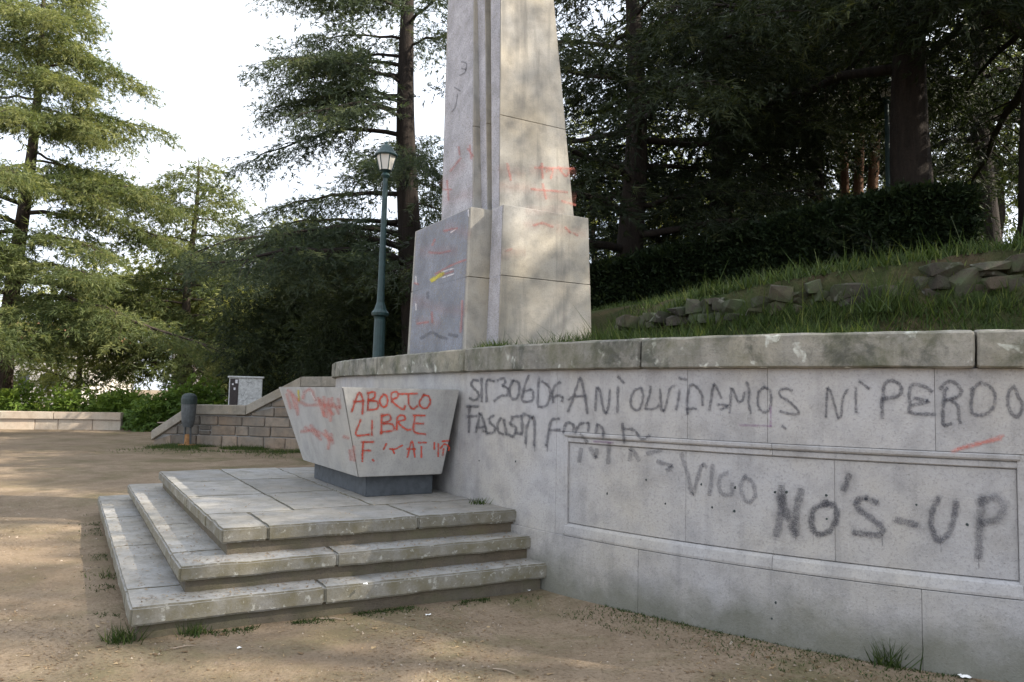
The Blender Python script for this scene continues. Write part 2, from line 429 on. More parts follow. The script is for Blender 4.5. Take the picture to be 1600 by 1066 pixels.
def wall_surface_n(s, z):
    if z < 0.47: return 0.018
    for a, b in PANELS:
        if a + 0.13 < s < b - 0.13 and z < 1.31:
            if z < 0.57: return 0.018 - (z - 0.47) * 0.3
            if z < 1.225: return -0.02
            return -0.003 if z < 1.268 else 0.014
    return 0.0
def wall_hit(px, py, lift=0.004):
    d = ray(px, py)
    lo, hi = 2.0, 14.0
    def g(t):
        P = cO + d * t; u, v = UV(P)
        return wall_n(u, v) - (wall_surface_n(wall_s(u, v), P[2]) + lift)
    t = lo
    while t < hi and g(t) > 0: t += 0.05
    a, b = t - 0.05, t
    for _ in range(18):
        m = (a + b) / 2
        if g(m) > 0: a = m
        else: b = m
    return cO + d * b

# ------------------------------------------------------------------ ground
def lattice(xs, ys, zf, keep=None):
    X, Y = np.meshgrid(xs, ys, indexing='ij')
    nx, ny = X.shape
    Z = np.array([[zf(X[i, j], Y[i, j]) for j in range(ny)] for i in range(nx)])
    V = np.stack([X, Y, Z], -1).reshape(-1, 3)
    F = []
    K = None
    if keep is not None: K = np.array([[keep(X[i, j], Y[i, j]) for j in range(ny)] for i in range(nx)])
    for i in range(nx - 1):
        for j in range(ny - 1):
            if K is not None and not (K[i, j] and K[i + 1, j] and K[i, j + 1] and K[i + 1, j + 1]): continue
            a = i * ny + j
            F.append((a, a + ny, a + ny + 1, a + 1))
    used = sorted({q for f in F for q in f}); mp = {q: k for k, q in enumerate(used)}
    return V[used], [tuple(mp[q] for q in f) for f in F]
def spaced(lo, hi, fine_lo, fine_hi, fine, ratio=1.35):
    c = list(np.arange(fine_lo, fine_hi + 1e-6, fine)); st = fine
    while c[-1] < hi: st *= ratio; c.append(min(hi, c[-1] + st))
    st = fine
    while c[0] > lo: st *= ratio; c.insert(0, max(lo, c[0] - st))
    return np.array(c)
def ground_z(x, y):
    r = math.hypot(x, y)
    a = 0.022 * min(1, 30 / (r + 1))
    return a * mnoise.noise(Vector((x * 0.7, y * 0.7, 0))) + 0.35 * a * mnoise.noise(Vector((x * 3.1, y * 3.1, 3)))
gv, gf = lattice(spaced(-420, 420, -8, 7, 0.14), spaced(-60, 700, 2, 14, 0.14), ground_z)
tag(link('ground', mesh_from(gv, gf, 'ground', True), M['dirt']), kind='structure')

# the slope behind the wall
RW = [WP(s_, -0.88, 0)[:2] for s_ in np.arange(1.0, 12.0, 0.5)]           # line of the rough stone edging
def rw_y(x):
    xs, ys = zip(*RW)
    if x <= xs[0]: return ys[0] + (xs[0] - x) * 1.2
    if x >= xs[-1]: return ys[-1] - (x - xs[-1]) * 0.31
    return float(np.interp(x, xs, ys))
def hill_plane(x, y): return 1.62 + 0.17 * x + 0.092 * y
def smooth(a, b, t):
    t = min(1, max(0, (t - a) / (b - a))); return t * t * (3 - 2 * t)
def front_z(x, y):              # grass strip between coping and edging
    d = rw_y(x) - y
    top = hill_plane(x, rw_y(x)) - 0.15 - 0.055 * max(0, x - 0.8)
    return 1.99 + (top - 1.99) * smooth(0.42, 0.0, d)
def hill_z(x, y):
    w = smooth(-2.2, 1.2, x)
    back = 2.0 * (1 - w) + max(2.0, hill_plane(x, y)) * w
    b = 0.03 * mnoise.noise(Vector((x * 0.9, y * 0.9, 5))) + 0.012 * mnoise.noise(Vector((x * 4, y * 4, 9)))
    flat = back * smooth(9.0, 11.0, y) + 1.99 * (1 - smooth(9.0, 11.0, y))
    if x > 0.75:
        k = smooth(-0.06, 0.10, y - rw_y(x)); r = smooth(0.75, 1.7, x)
        bank = front_z(x, y) * (1 - k) + back * k
        return flat * (1 - r) + bank * r + b
    return flat + b
def on_hill(x, y):
    u, v = UV((x, y)); return wall_n(u, v) < -0.10
hv, hf = lattice(spaced(-9, 70, -3.4, 7.5, 0.12), spaced(1.0, 80, 3.4, 11.0, 0.12), hill_z, on_hill)
tag(link('hillside', mesh_from(hv, hf, 'hillside', True), M['turf']), kind='structure')

# ------------------------------------------------------------------ curved wall
wall = thing('retaining_wall', W(WU1, WV0, 0), 'long curved pale granite wall with dark sprayed slogans, mossy coping on top', 'wall')
def wall_piece(name, prof, s0, s1, mat, end=0.002, step=0.16, parent=None):
    """profile (n,z) swept along the wall from s0 to s1, ends eased"""
    mb = MB()
    k = max(2, int((s1 - s0) / step) + 1)
    ss = [s0 + end * 0.2] + list(np.linspace(s0 + end, s1 - end, k)) + [s1 - end * 0.2]
    rings = []
    for i, s in enumerate(ss):
        e = end if i in (0, len(ss) - 1) else 0.0
        zc = sum(z for _, z in prof) / len(prof)
        rings.append([WP(s, (n - e if n > -0.04 else n), z + (e if z < zc else -e) * 0.6) for n, z in prof])
    mb.loft(rings)
    o = mb.build(name, mat, parent or wall, WP(s0, 0, min(z for _, z in prof)))
    return fix_normals(o)
def block_prof(n, z0, z1, back=-0.09, b=0.002):
    return [(back, z0), (n - b, z0), (n, z0 + b), (n, z1 - b), (n - b, z1), (back, z1)]
G = 0.0005
wall_piece('wall_core', [(-0.40, -0.1), (-0.05, -0.1), (-0.05, 1.86), (-0.40, 1.86)], -12.0, 12.0, M['mortar'], 0.0001, 0.3)
js = [-12, -10, -8.1, -6.2, -4.3, -2.3, -0.45, 0.9, 2.27, 4.15, 5.6, 7.2, 9.1, 11.2, 12.0]
for a, b in zip(js, js[1:]): wall_piece('base_stone', block_prof(0.018, -0.1, 0.47 - G), a + G, b - G, M['granite'])
js = [-12, -9.4, -7.0, -4.7, -2.38, -0.15, 1.42]
for a, b in zip(js, js[1:]): wall_piece('wall_stone', block_prof(0.0, 0.47 + G, ZC0 - G), a + G, b - G, M['granite'])
js = [1.42, 2.66, 3.24, 4.24, 5.5, 6.6, 7.9, 9.2, 10.6, 12.0]
for a, b in zip(js, js[1:]): wall_piece('frieze_stone', block_prof(0.0, 1.312, ZC0 - G), a + G, b - G, M['granite'])
for a, b in PANELS:
    wall_piece('panel_jamb', block_prof(0.0, 0.47 + G, 1.308), a + G, a + 0.13 - G, M['granite'])
    if b > 11: wall_piece('panel_jamb', block_prof(0.0, 0.47 + G, 1.308), b + 0.02, 12.0 - G, M['granite'])
    ps = [a + 0.13, a + 1.22, a + 2.24, b]
    for p, q in zip(ps, ps[1:]): wall_piece('panel_stone', block_prof(-0.02, 0.575, 1.222), p + G * 0.6, q - G * 0.6, M['granite'])
    ms = [a + 0.10, a + 1.85, b + 0.015]
    for p, q in zip(ms, ms[1:]):
        wall_piece('lower_moulding', [(-0.09, 0.475), (0.015, 0.475), (0.017, 0.49), (0.006, 0.548), (-0.014, 0.566), (-0.034, 0.571), (-0.09, 0.571)], p + G, q - G, M['granite'])
        wall_piece('upper_moulding', [(-0.09, 1.226), (-0.012, 1.226), (-0.004, 1.233), (-0.004, 1.262), (-0.014, 1.268), (0.006, 1.274), (0.013, 1.284), (0.013, 1.302), (0.006, 1.3095), (-0.09, 1.3095)], p + G, q - G, M['granite'])
js = [-12, -9.3, -6.8, -4.5, -2.39, 0.05, 2.3, 4.46, 6.6, 8.7, 10.6, 12]
for k, (a, b) in enumerate(zip(js, js[1:])):
    o = wall_piece('coping_stone', [(-0.46, ZC0 + 0.01), (0.045, ZC0), (0.062, ZC0 + 0.012), (0.066, ZC0 + 0.10), (0.064, ZC1 - 0.018), (0.046, ZC1 - 0.003), (-0.10, ZC1 + 0.012), (-0.46, ZC1 + 0.02)],
                   a + 0.004, b - 0.004, M['coping'], 0.015, 0.07)
    me = o.data
    for p in me.vertices:      # weathered arris
        w_ = p.co + o.location
        q = mnoise.noise_vector(Vector(w_) * 7.0)
        p.co += Vector(q) * 0.007

# ------------------------------------------------------------------ spray-paint strokes
def catmull(pts, n=6):
    if len(pts) < 3: 
        a, b = np.array(pts[0], float), np.array(pts[-1], float)
        return [a + (b - a) * t for t in np.linspace(0, 1, n + 2)]
    P = [np.array(p, float) for p in pts]
    P = [2 * P[0] - P[1]] + P + [2 * P[-1] - P[-2]]
    out = []
    for i in range(1, len(P) - 2):
        for t in np.linspace(0, 1, n, endpoint=False):
            a, b, c, d = P[i - 1], P[i], P[i + 1], P[i + 2]
            out.append(0.5 * ((2 * b) + (c - a) * t + (2 * a - 5 * b + 4 * c - d) * t * t + (3 * b - a - 3 * c + d) * t ** 3))
    out.append(P[-2]); return out
def strokes(name, parent, mat, lines, width, surf, n=5, label=None, split=False):
    if split:
        for k_, line in enumerate(lines): strokes(name, parent, mat, [line], width, (lambda x, y, i, k_=k_: surf(x, y, k_)), n, label)
        return
    V, F, uv = [], [], []
    for li, line in enumerate(lines):
        w = width
        if isinstance(line, tuple): line, w = line
        c = catmull(line, n)
        k = len(V)
        for i, p in enumerate(c):
            t = c[min(i + 1, len(c) - 1)] - c[max(i - 1, 0)]
            L = np.linalg.norm(t); t = t / L if L > 1e-6 else np.array([1.0, 0])
            nn = np.array([-t[1], t[0]])
            ww = w * (0.92 + 0.16 * math.sin(i * 1.7 + li))
            ext = 0
            if i == 0: ext = -0.4 * w
            if i == len(c) - 1: ext = 0.4 * w
            q = p + t * ext
            V.append(surf(*(q + nn * ww / 2), li)); V.append(surf(*(q - nn * ww / 2), li))
        for i in range(len(c) - 1):
            a = k + 2 * i; F.append((a, a + 1, a + 3, a + 2)); uv += [(i, 0), (i, 1), (i + 1, 1), (i + 1, 0)]
    me = mesh_from(V, F, name)
    l = me.uv_layers.new(name='stroke')
    l.data.foreach_set('uv', np.array(uv, dtype=np.float32).ravel())
    o = link(name, me, mat, parent, V[0])
    if label: o['label'] = label
    return o
def crop(x0, y0, k, lines): return [[(x0 + x / k, y0 + y / k) for x, y in l] for l in lines]
def on_wall(px, py, i): return wall_hit(px, py, 0.004 + 0.0004 * (i % 5))
K1 = 7.105
top_line = crop(710, 570, K1, [
    [(255, 175), (210, 172), (185, 215), (215, 262), (260, 312), (260, 370), (215, 395), (175, 375)],
    [(300, 160), (303, 400)], [(355, 400), (358, 182), (430, 182)],
    [(490, 170), (540, 150), (565, 190), (535, 235), (590, 265), (580, 340), (520, 345), (450, 395)],
    [(650, 180), (612, 255), (620, 350), (660, 385), (705, 350), (720, 250), (700, 190), (650, 180)],
    [(820, 130), (790, 200), (765, 290), (755, 400), (850, 405), (875, 350), (860, 280), (780, 300)],
    [(935, 160), (925, 420), (950, 470), (1020, 450), (1060, 360), (1050, 250), (980, 190)],
    [(1165, 200), (1110, 240), (1085, 330), (1095, 410)], [(1110, 360), (1150, 340), (1200, 360), (1195, 400)]])
top_line += crop(840, 570, K1, [
    [(340, 510), (395, 370), (420, 280), (475, 150), (510, 280), (530, 380), (550, 530)], [(350, 385), (400, 352), (520, 350)],
    [(640, 500), (655, 270), (690, 290), (720, 450), (755, 540), (790, 440), (800, 290)], [(890, 260), (885, 520)], [(900, 140), (950, 195)]])
top_line += crop(970, 570, K1, [
    [(215, 260), (150, 290), (110, 380), (120, 470), (180, 505), (225, 460), (245, 350), (230, 270)],
    [(330, 250), (320, 330), (285, 440), (275, 490), (370, 490), (415, 460)],
    [(435, 280), (445, 420), (455, 505), (485, 500), (520, 370), (545, 270), (590, 235)],
    [(650, 290), (640, 370), (615, 490)], [(655, 150), (720, 165)],
    [(740, 540), (735, 400), (760, 260), (790, 220), (850, 260), (900, 340), (905, 440)], [(735, 490), (830, 490)],
    [(985, 490), (1005, 380), (1015, 290), (1040, 220), (1080, 290), (1110, 360)], [(1090, 440), (1190, 460), (1120, 495)]])
top_line += crop(1100, 570, K1, [
    [(285, 520), (295, 380), (305, 260), (340, 320), (380, 410), (430, 390), (445, 320)], [(475, 200), (500, 280), (495, 420), (515, 530)],
    [(660, 255), (610, 300), (595, 390), (610, 480), (670, 530), (725, 490), (745, 390), (730, 290), (680, 255)],
    [(970, 285), (910, 265), (840, 290), (850, 350), (930, 400), (1000, 460), (1050, 520), (1040, 550), (940, 545), (855, 520)], [(875, 685), (900, 705)]])
top_line += crop(1280, 570, K1, [
    [(75, 570), (90, 280), (120, 290), (160, 410), (205, 580)], [(225, 590), (245, 560), (260, 380), (310, 280)],
    [(405, 270), (410, 520)], [(450, 190), (545, 260)]])
thick_line = crop(1280, 570, K1, [
    [(700, 580), (697, 400)], [(715, 380), (715, 260), (750, 195), (810, 180), (890, 220), (915, 300), (870, 350), (800, 365), (720, 380)],
    [(1240, 290), (1180, 250), (1070, 220), (1010, 250), (1000, 350), (1010, 440), (1000, 520), (1080, 545), (1270, 550)], [(1070, 375), (1210, 410), (1040, 450)]])
thick_line += crop(1400, 570, K1, [
    [(500, 260), (540, 210), (610, 185), (690, 230), (725, 300), (690, 350), (620, 380), (545, 390), (540, 300), (560, 270)],
    [(530, 400), (520, 550), (530, 670), (600, 660)], [(620, 390), (690, 470), (695, 560), (710, 635)],
    [(850, 270), (910, 220), (960, 205), (1050, 250), (1100, 340), (1090, 450), (1020, 540), (940, 560), (850, 540), (835, 430), (850, 300)],
    [(1310, 245), (1260, 290), (1240, 400), (1270, 520), (1340, 580), (1390, 520), (1400, 430), (1360, 360), (1330, 280)]])
second_line = crop(710, 570, K1, [
    [(150, 465), (250, 465)], [(165, 470), (160, 740)], [(155, 575), (235, 570)],
    [(240, 740), (270, 600), (290, 540), (330, 650), (355, 760)], [(260, 700), (320, 690)],
    [(425, 570), (385, 600), (400, 650), (445, 690), (440, 740), (390, 760), (330, 740)],
    [(510, 600), (480, 660), (485, 740), (530, 770)], [(550, 620), (575, 770)], [(640, 610), (620, 660), (680, 700), (650, 800), (610, 780)],
    [(645, 580), (750, 570)], [(745, 580), (750, 760), (690, 760)], [(790, 860), (800, 700), (850, 600), (885, 600), (890, 760), (885, 890)], [(770, 545), (850, 580)],
    [(1020, 890), (1045, 760), (1075, 620), (1150, 600)], [(1060, 730), (1160, 720)]])
second_line += crop(840, 650, 4.444, [
    [(180, 110), (200, 50), (245, 60), (250, 100)], [(265, 110), (290, 60), (350, 50), (352, 100)], [(300, 130), (340, 180)],
    [(405, 110), (415, 60), (450, 90), (455, 150)], [(590, 60), (600, 180)], [(600, 90), (670, 100), (720, 160), (770, 140)]])
faint = crop(840, 650, 4.444, [
    [(290, 310), (300, 240)], [(370, 230), (400, 290), (410, 240)], [(490, 320), (495, 200)], [(640, 300), (650, 230), (700, 300)], [(770, 260), (850, 240)], [(840, 320), (930, 350), (905, 372)],
    [(1000, 270), (1020, 340), (1050, 440), (1075, 545), (1120, 400), (1145, 340), (1165, 350)], [(1215, 350), (1195, 540)],
    [(1310, 400), (1270, 420), (1260, 500), (1290, 545), (1350, 540), (1350, 480)],
    [(1440, 420), (1410, 480), (1430, 570), (1470, 600), (1510, 550), (1490, 460), (1440, 430)]])
K8 = 3.81
wide = crop(1180, 720, K8, [
    [(420, 255), (350, 290), (335, 380), (370, 435), (440, 420), (485, 340), (470, 270), (420, 255)], [(555, 95), (530, 165)],
    [(710, 245), (660, 225), (605, 240), (620, 290), (700, 350), (755, 400), (740, 440), (670, 440), (600, 430)], [(850, 355), (950, 380)],
    [(1085, 235), (1055, 300), (1050, 390), (1075, 460), (1110, 475), (1160, 420), (1185, 330), (1195, 260)]])
wide_faint = crop(1180, 720, K8, [
    [(130, 430), (150, 320), (155, 170)], [(160, 230), (190, 320), (235, 430)], [(240, 400), (245, 300), (270, 190)],
    [(1330, 560), (1335, 400), (1350, 240)], [(1350, 240), (1430, 220), (1480, 280), (1440, 350), (1360, 370)]])
for k_, (ls_, w_) in enumerate(((top_line, 11), (thick_line, 15), (second_line, 12), (wide, 25), (wide_faint, 30))):
    strokes('overspray', wall, M['mist'], ls_, w_, lambda x, y, i: wall_hit(x, y, 0.002 + 0.0003 * (i % 5)))
drips_ = crop(1180, 720, K8, [[(345, 430), (346, 480)], [(755, 445), (757, 500)], [(1105, 478), (1107, 540)], [(1330, 565), (1331, 640)], [(240, 430), (241, 470)]]) + crop(710, 570, K1, [[(890, 890), (891, 960)], [(1030, 890), (1031, 960)], [(795, 860), (796, 920)]])
strokes('paint_drip', wall, M['drip'], drips_, 3.0, on_wall, split=True)
strokes('graffiti', wall, M['spray_black'], top_line, 5.6, on_wall, label='thin black sprayed letters along the top of the wall')
strokes('graffiti', wall, M['spray_black'], thick_line, 8.0, on_wall, label='thicker black sprayed letters at the right of the wall', split=True)
strokes('graffiti', wall, M['spray_black'], second_line, 6.0, on_wall, label='second line of black sprayed letters')
strokes('graffiti', wall, M['spray_faint'], faint, 9.5, on_wall, label='faded grey sprayed letters inside the panel', split=True)
strokes('graffiti', wall, M['spray_black'], wide, 13.5, on_wall, label='broad black sprayed letters low on the panel', split=True)
strokes('graffiti', wall, M['spray_faint'], wide_faint, 17, on_wall, label='broad smudged grey sprayed letters', split=True)
strokes('graffiti', wall, M['spray_purple'], crop(1100, 570, K1, [[(400, 670), (570, 675), (740, 680)], [(740, 680), (740, 470)]]) + crop(840, 650, 4.444, [[(395, 178), (520, 184)]]), 5, on_wall, split=True)
strokes('graffiti', wall, M['spray_pink'], crop(1400, 570, K1, [[(640, 960), (800, 900), (980, 860), (1150, 830)], [(700, 930), (900, 890), (1180, 790)]]), 9, on_wall, split=True)
# small drilled holes and chips in the panel
holes = MB()
for (x, y) in [(1010, 750), (949, 771), (1040, 787), (1113, 793), (1148, 799), (1096, 757), (1149, 762), (1291, 774), (1292, 811), (1353, 780), (1432, 789), (1511, 820), (1229, 769), (1211, 769), (806, 721), (749, 720), (1212, 942), (1206, 967)]:
    P = Vector(wall_hit(x, y, 0.0015)); nrm = (Vector(cO) - P).normalized()
    a = nrm.cross(Vector((0, 0, 1))).normalized(); b = Vector((0, 0, 1)); r = 0.0065 + 0.004 * random.random()
    holes = MB(); holes.add([P + (a * math.cos(q) + b * math.sin(q)) * r * (0.8 + 0.4 * random.random()) for q in np.linspace(0, 2 * math.pi, 8, endpoint=False)], [tuple(range(8))])
    holes.build('drill_hole', M['bin_dark'], wall, P)

# ------------------------------------------------------------------ stepped platform
plat = thing('stepped_platform', W(8.3, 2.0, 0), 'three broad worn stone steps forming a low platform against the wall', 'steps')
def slab(name, u0, u1, v0, v1, z0, z1, mat, parent, bev=0.013, rough=0.006, cut=0.11):
    bm = bmesh.new(); bmesh.ops.create_cube(bm, size=1)
    for p in bm.verts: p.co = Vector(((u0 + u1) / 2 + p.co.x * (u1 - u0), (v0 + v1) / 2 + p.co.y * (v1 - v0), (z0 + z1) / 2 + p.co.z * (z1 - z0)))
    bmesh.ops.bevel(bm, geom=bm.edges[:], offset=bev, segments=2, affect='EDGES')
    for ax in (0, 1):
        L = (u1 - u0, v1 - v0)[ax]; k = int(L / cut)
        if k:
            es = [e for e in bm.edges if abs(e.verts[0].co[ax] - e.verts[1].co[ax]) > L * 0.6]
            bmesh.ops.subdivide_edges(bm, edges=es, cuts=k, use_grid_fill=True)
    for p in bm.verts:
        w_ = Vector(W(p.co.x, p.co.y, p.co.z))
        q = mnoise.noise_vector(w_ * 5.0) * rough + mnoise.noise_vector(w_ * 17.0) * rough * 0.6
        p.co = w_ + q
    bmesh.ops.recalc_face_normals(bm, faces=bm.faces[:])
    me = bpy.data.meshes.new(name); bm.to_mesh(me); bm.free()
    return link(name, me, mat, parent, W((u0 + u1) / 2, (v0 + v1) / 2, z0))
def vcut(px, py, z): return UV(at_z(px, py, z))[1]
def ucut(px, py, z): return UV(at_z(px, py, z))[0]
def rows(name, us, vs_, z0, z1):
    for a, b in zip(us, us[1:]):
        for c, d in zip(vs_, vs_[1:]):
            slab(name, a + 0.0015, b - 0.0015, c + 0.0015, d - 0.0015, z0 + random.uniform(-.002, .002), z1 + random.uniform(-.003, .003), M['step'], plat)
VE = 3.585
STEP = [(5.46, 11.2, 0.42, 0.215, 0.118), (5.66, 10.73, 0.72, 0.402, 0.10), (5.885, 10.28, 1.02, 0.598, 0.105)]
rows('front_slab', [5.46, 5.96], [0.42, vcut(503, 914, .215), VE], 0.097, 0.215)
rows('side_slab', [5.96, 7.6, 9.3, 11.2], [0.42, 0.95], 0.097, 0.215)
rows('front_slab', [5.66, 6.16], [0.72, vcut(529, 866, .402), VE], 0.302, 0.402)
rows('side_slab', [6.16, ucut(276, 819, .402), 8.9, 10.73], [0.72, 1.28], 0.302, 0.402)
rows('front_slab', [5.885, 6.62], [1.02, vcut(420, 823, .598), 2.55, VE], 0.493, 0.598)
rows('paving_slab', [6.62, 7.75, 9.0, 10.28], [1.02, 1.72, 2.42, 3.415], 0.493, 0.598)
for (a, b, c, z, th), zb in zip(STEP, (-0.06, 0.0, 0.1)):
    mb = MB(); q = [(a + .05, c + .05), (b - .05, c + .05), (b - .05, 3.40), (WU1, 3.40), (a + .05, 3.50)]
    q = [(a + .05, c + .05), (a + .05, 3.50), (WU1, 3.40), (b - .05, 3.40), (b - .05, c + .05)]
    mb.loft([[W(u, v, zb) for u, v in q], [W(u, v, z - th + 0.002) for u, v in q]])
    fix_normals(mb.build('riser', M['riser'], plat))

# ------------------------------------------------------------------ lectern on the platform
PT, PB = 1.645, 0.80
lect = thing('stone_lectern', W(8.0, 2.9, 0.598), 'grey inverted-pyramid stone lectern sprayed with red slogans, on the stepped platform', 'lectern')
tc = [(6.86, 2.18), (9.3, 2.18), (9.3, 3.375), (6.86, 3.375)]; bc = [(7.06, 2.43), (9.02, 2.43), (9.02, 3.30), (7.06, 3.30)]
def plate(i, name, mat=None):
    j = (i + 1) % 4
    mb = MB()
    def inn(c, d): 
        cx = sum(p[0] for p in c) / 4; cy = sum(p[1] for p in c) / 4
        return [(p[0] + (cx - p[0]) * d, p[1] + (cy - p[1]) * d) for p in c]
    ti, bi = inn(tc, 0.10), inn(bc, 0.10)
    def along(a, b, e): 
        L = math.hypot(b[0] - a[0], b[1] - a[1]); return (a[0] + (b[0] - a[0]) * e / L, a[1] + (b[1] - a[1]) * e / L)
    e = 0.002
    o_ = [W(*along(bc[i], bc[j], e), PB), W(*along(bc[j], bc[i], e), PB), W(*along(tc[j], tc[i], e), PT), W(*along(tc[i], tc[j], e), PT)]
    n_ = [W(*along(bi[i], bi[j], e), PB), W(*along(bi[j], bi[i], e), PB), W(*along(ti[j], ti[i], e), PT), W(*along(ti[i], ti[j], e), PT)]
    mb.loft([o_, n_])
    o = mb.build(name, M['granite_plain'], lect)
    fix_normals(o)
    bm = bmesh.new(); bm.from_mesh(o.data); bmesh.ops.bevel(bm, geom=bm.edges[:], offset=0.006, segments=2, affect='EDGES'); bm.to_mesh(o.data); bm.free()
    return o
plate(0, 'face_slab'); plate(1, 'face_slab'); plate(2, 'face_slab'); plate(3, 'face_slab')
mb = MB(); ins = lambda c, d: [(p[0] + (sum(q[0] for q in c) / 4 - p[0]) * d, p[1] + (sum(q[1] for q in c) / 4 - p[1]) * d) for p in c]
mb.loft([[W(*p, PB + 0.01) for p in ins(bc, .09)], [W(*p, PT - 0.012) for p in ins(tc, .09)]]); fix_normals(mb.build('top_slab', M['granite_plain'], lect))
slab('pedestal', 7.15, 8.93, 2.54, 3.24, 0.596, PB + 0.004, M['pedestal'], lect, 0.008, 0.002)
def plane_hit(p0, p1, p2, lift):
    p0, p1, p2 = map(np.array, (p0, p1, p2)); nn = np.cross(p1 - p0, p2 - p0); nn = nn / np.linalg.norm(nn)
    if nn @ (cO - p0) < 0: nn = -nn
    def f(px, py, i):
        d = ray(px, py); q = p0 + nn * (lift + 0.0004 * (i % 5)); t = ((q - cO) @ nn) / (d @ nn); return cO + d * t
    return f
lside = plane_hit(W(*tc[0], PT), W(*tc[3], PT), W(*bc[0], PB), 0.003)
lfront = plane_hit(W(*tc[0], PT), W(*tc[1], PT), W(*bc[0], PB), 0.003)
KL = 6.461
red1 = crop(540, 595, KL, [
    [(65, 305), (100, 200), (140, 120), (175, 200), (170, 330)], [(90, 212), (180, 206)],
    [(230, 120), (225, 290)], [(225, 125), (290, 115), (290, 170), (240, 198), (320, 212), (320, 280), (230, 295)],
    [(385, 140), (345, 190), (360, 250), (400, 265), (425, 210), (410, 150), (385, 140)],
    [(465, 210), (465, 130), (520, 115), (525, 165), (470, 200), (530, 260), (585, 290), (600, 260)],
    [(545, 135), (715, 130)], [(635, 150), (640, 240), (680, 285), (720, 260)],
    [(790, 145), (745, 220), (770, 270), (820, 275), (855, 220), (840, 160), (790, 145)],
    [(150, 400), (105, 545), (230, 545)], [(268, 410), (265, 545)],
    [(365, 350), (360, 530)], [(365, 355), (440, 345), (450, 400), (375, 430), (470, 440), (480, 500), (360, 520)],
    [(515, 490), (525, 370), (580, 350), (600, 390), (530, 420), (610, 490), (650, 495)],
    [(690, 350), (795, 352)], [(700, 360), (690, 510), (800, 540)], [(695, 430), (780, 435)],
    [(170, 620), (275, 618)], [(178, 630), (170, 760)], [(180, 705), (245, 705)]])
red2 = crop(540, 595, KL, [
    [(410, 640), (385, 690)], [(450, 690), (500, 690), (570, 655)], [(470, 690), (490, 730)], [(625, 770), (670, 610), (700, 770)], [(625, 690), (700, 690)],
    [(740, 625), (810, 625)], [(765, 670), (765, 770)], [(895, 630), (895, 690)], [(935, 640), (935, 760)],
    [(980, 612), (1045, 605)], [(960, 680), (1000, 640), (1045, 670), (1040, 700)], [(980, 750), (990, 690)], [(170, 780), (170, 812)], [(275, 800), (283, 808)]])
strokes('overspray', lect, M['mist_red'], red1, 8.5, lambda x, y, i: lside(x, y, -4 + (i % 5) * 0.5))
strokes('graffiti', lect, M['spray_red'], red1, 3.9, lside, label='bright red sprayed slogan in three lines')
strokes('graffiti', lect, M['spray_red'], red2, 4.0, lside, label='broken red sprayed letters', split=True)
pink = crop(430, 590, 7.107, [[(480, 240), (510, 330), (540, 420)], [(540, 230), (545, 410)], [(590, 250), (575, 430)], [(630, 240), (615, 350)], [(650, 300), (700, 390)], [(620, 400), (615, 470)],
    [(340, 560), (430, 620), (500, 680)], [(400, 540), (480, 640)], [(560, 600), (600, 700), (590, 780)], [(620, 640), (640, 720)], [(830, 820), (840, 900)], [(770, 660), (800, 670)], [(870, 780), (880, 910)],
    [(130, 200), (170, 330)], [(190, 210), (220, 330)], [(150, 150), (330, 300), (520, 300), (700, 330)], [(300, 600), (450, 590), (620, 690)], [(500, 260), (560, 330), (640, 400)], [(240, 250), (250, 400)], [(700, 250), (720, 330)], [(310, 220), (330, 160), (400, 140), (440, 240)]])
strokes('graffiti', lect, M['spray_pink'], pink, 8.5, lfront, label='scrubbed pinkish red letters on the left face', split=True)
strokes('graffiti', lect, M['spray_yellow'], crop(430, 590, 7.107, [[(255, 150), (262, 250)]]), 5, lfront)
strokes('graffiti', lect, M['spray_white'], crop(430, 590, 7.107, [[(320, 180), (385, 140)], [(395, 170), (440, 245)], [(715, 185), (722, 240)]]), 2.4, lfront, split=True)

# ------------------------------------------------------------------ obelisk
ob = thing('obelisk', W(8.6, 4.76, 1.95), 'tall tapering granite obelisk with notched corners, standing on two big base courses behind the wall', 'monument')
def cross_plan(ulo, uhi, vlo, vhi, du, dv, slot=False):
    eu, ev = 0.03, 0.06          # the notches on the far sides are shallow
    c = [(ulo + du, vlo), (uhi - eu, vlo), (uhi - eu, vlo + dv), (uhi, vlo + dv), (uhi, vhi - ev), (uhi - eu, vhi - ev), (uhi - eu, vhi), (ulo + du, vhi), (ulo + du, vhi - ev), (ulo, vhi - ev), (ulo, vlo + dv)]
    if slot:
        a, b = ulo + du * 0.42, ulo + du * 0.66
        c += [(a, vlo + dv), (a, vlo + dv + 0.07), (b, vlo + dv + 0.07), (b, vlo + dv)]
    else:
        c += [(ulo + du * 0.90, vlo + dv), (ulo + du * 0.90, vlo + dv + 0.05), (ulo + du * 0.97, vlo + dv + 0.05), (ulo + du * 0.97, vlo + dv)]
    c.append((ulo + du, vlo + dv))
    return c
def course(name, P0, P1, z0, z1, mat):
    mb = MB(); n = len(P0)
    e = 0.005
    def sh(P, d): 
        cx = sum(p[0] for p in P) / n; cy = sum(p[1] for p in P) / n
        return [(p[0] + (d if p[0] < cx else -d), p[1] + (d if p[1] < cy else -d)) for p in P]
    mb.loft([[W(*p, z0) for p in sh(P0, e)], [W(*p, z0 + e) for p in P0], [W(*p, z1 - e) for p in P1], [W(*p, z1) for p in sh(P1, e)]])
    return fix_normals(mb.build(name, mat, ob))
kb = 3.92 / 4.2
bA, bB, bU0, bV1, bV2 = 8.35 * kb, 10.1 * kb, 8.35 * kb * .96, 4.66 * kb * .96, 5.97 * kb * .96
zbt, zbj = 1.6 + 2.31 * kb, 1.6 + 1.437 * kb
def base_plan(g): return cross_plan(bU0 - g, bB + 0.03 + g, 3.92 - g, bV2 + 0.06 + g, bA - bU0, bV1 - 3.92)
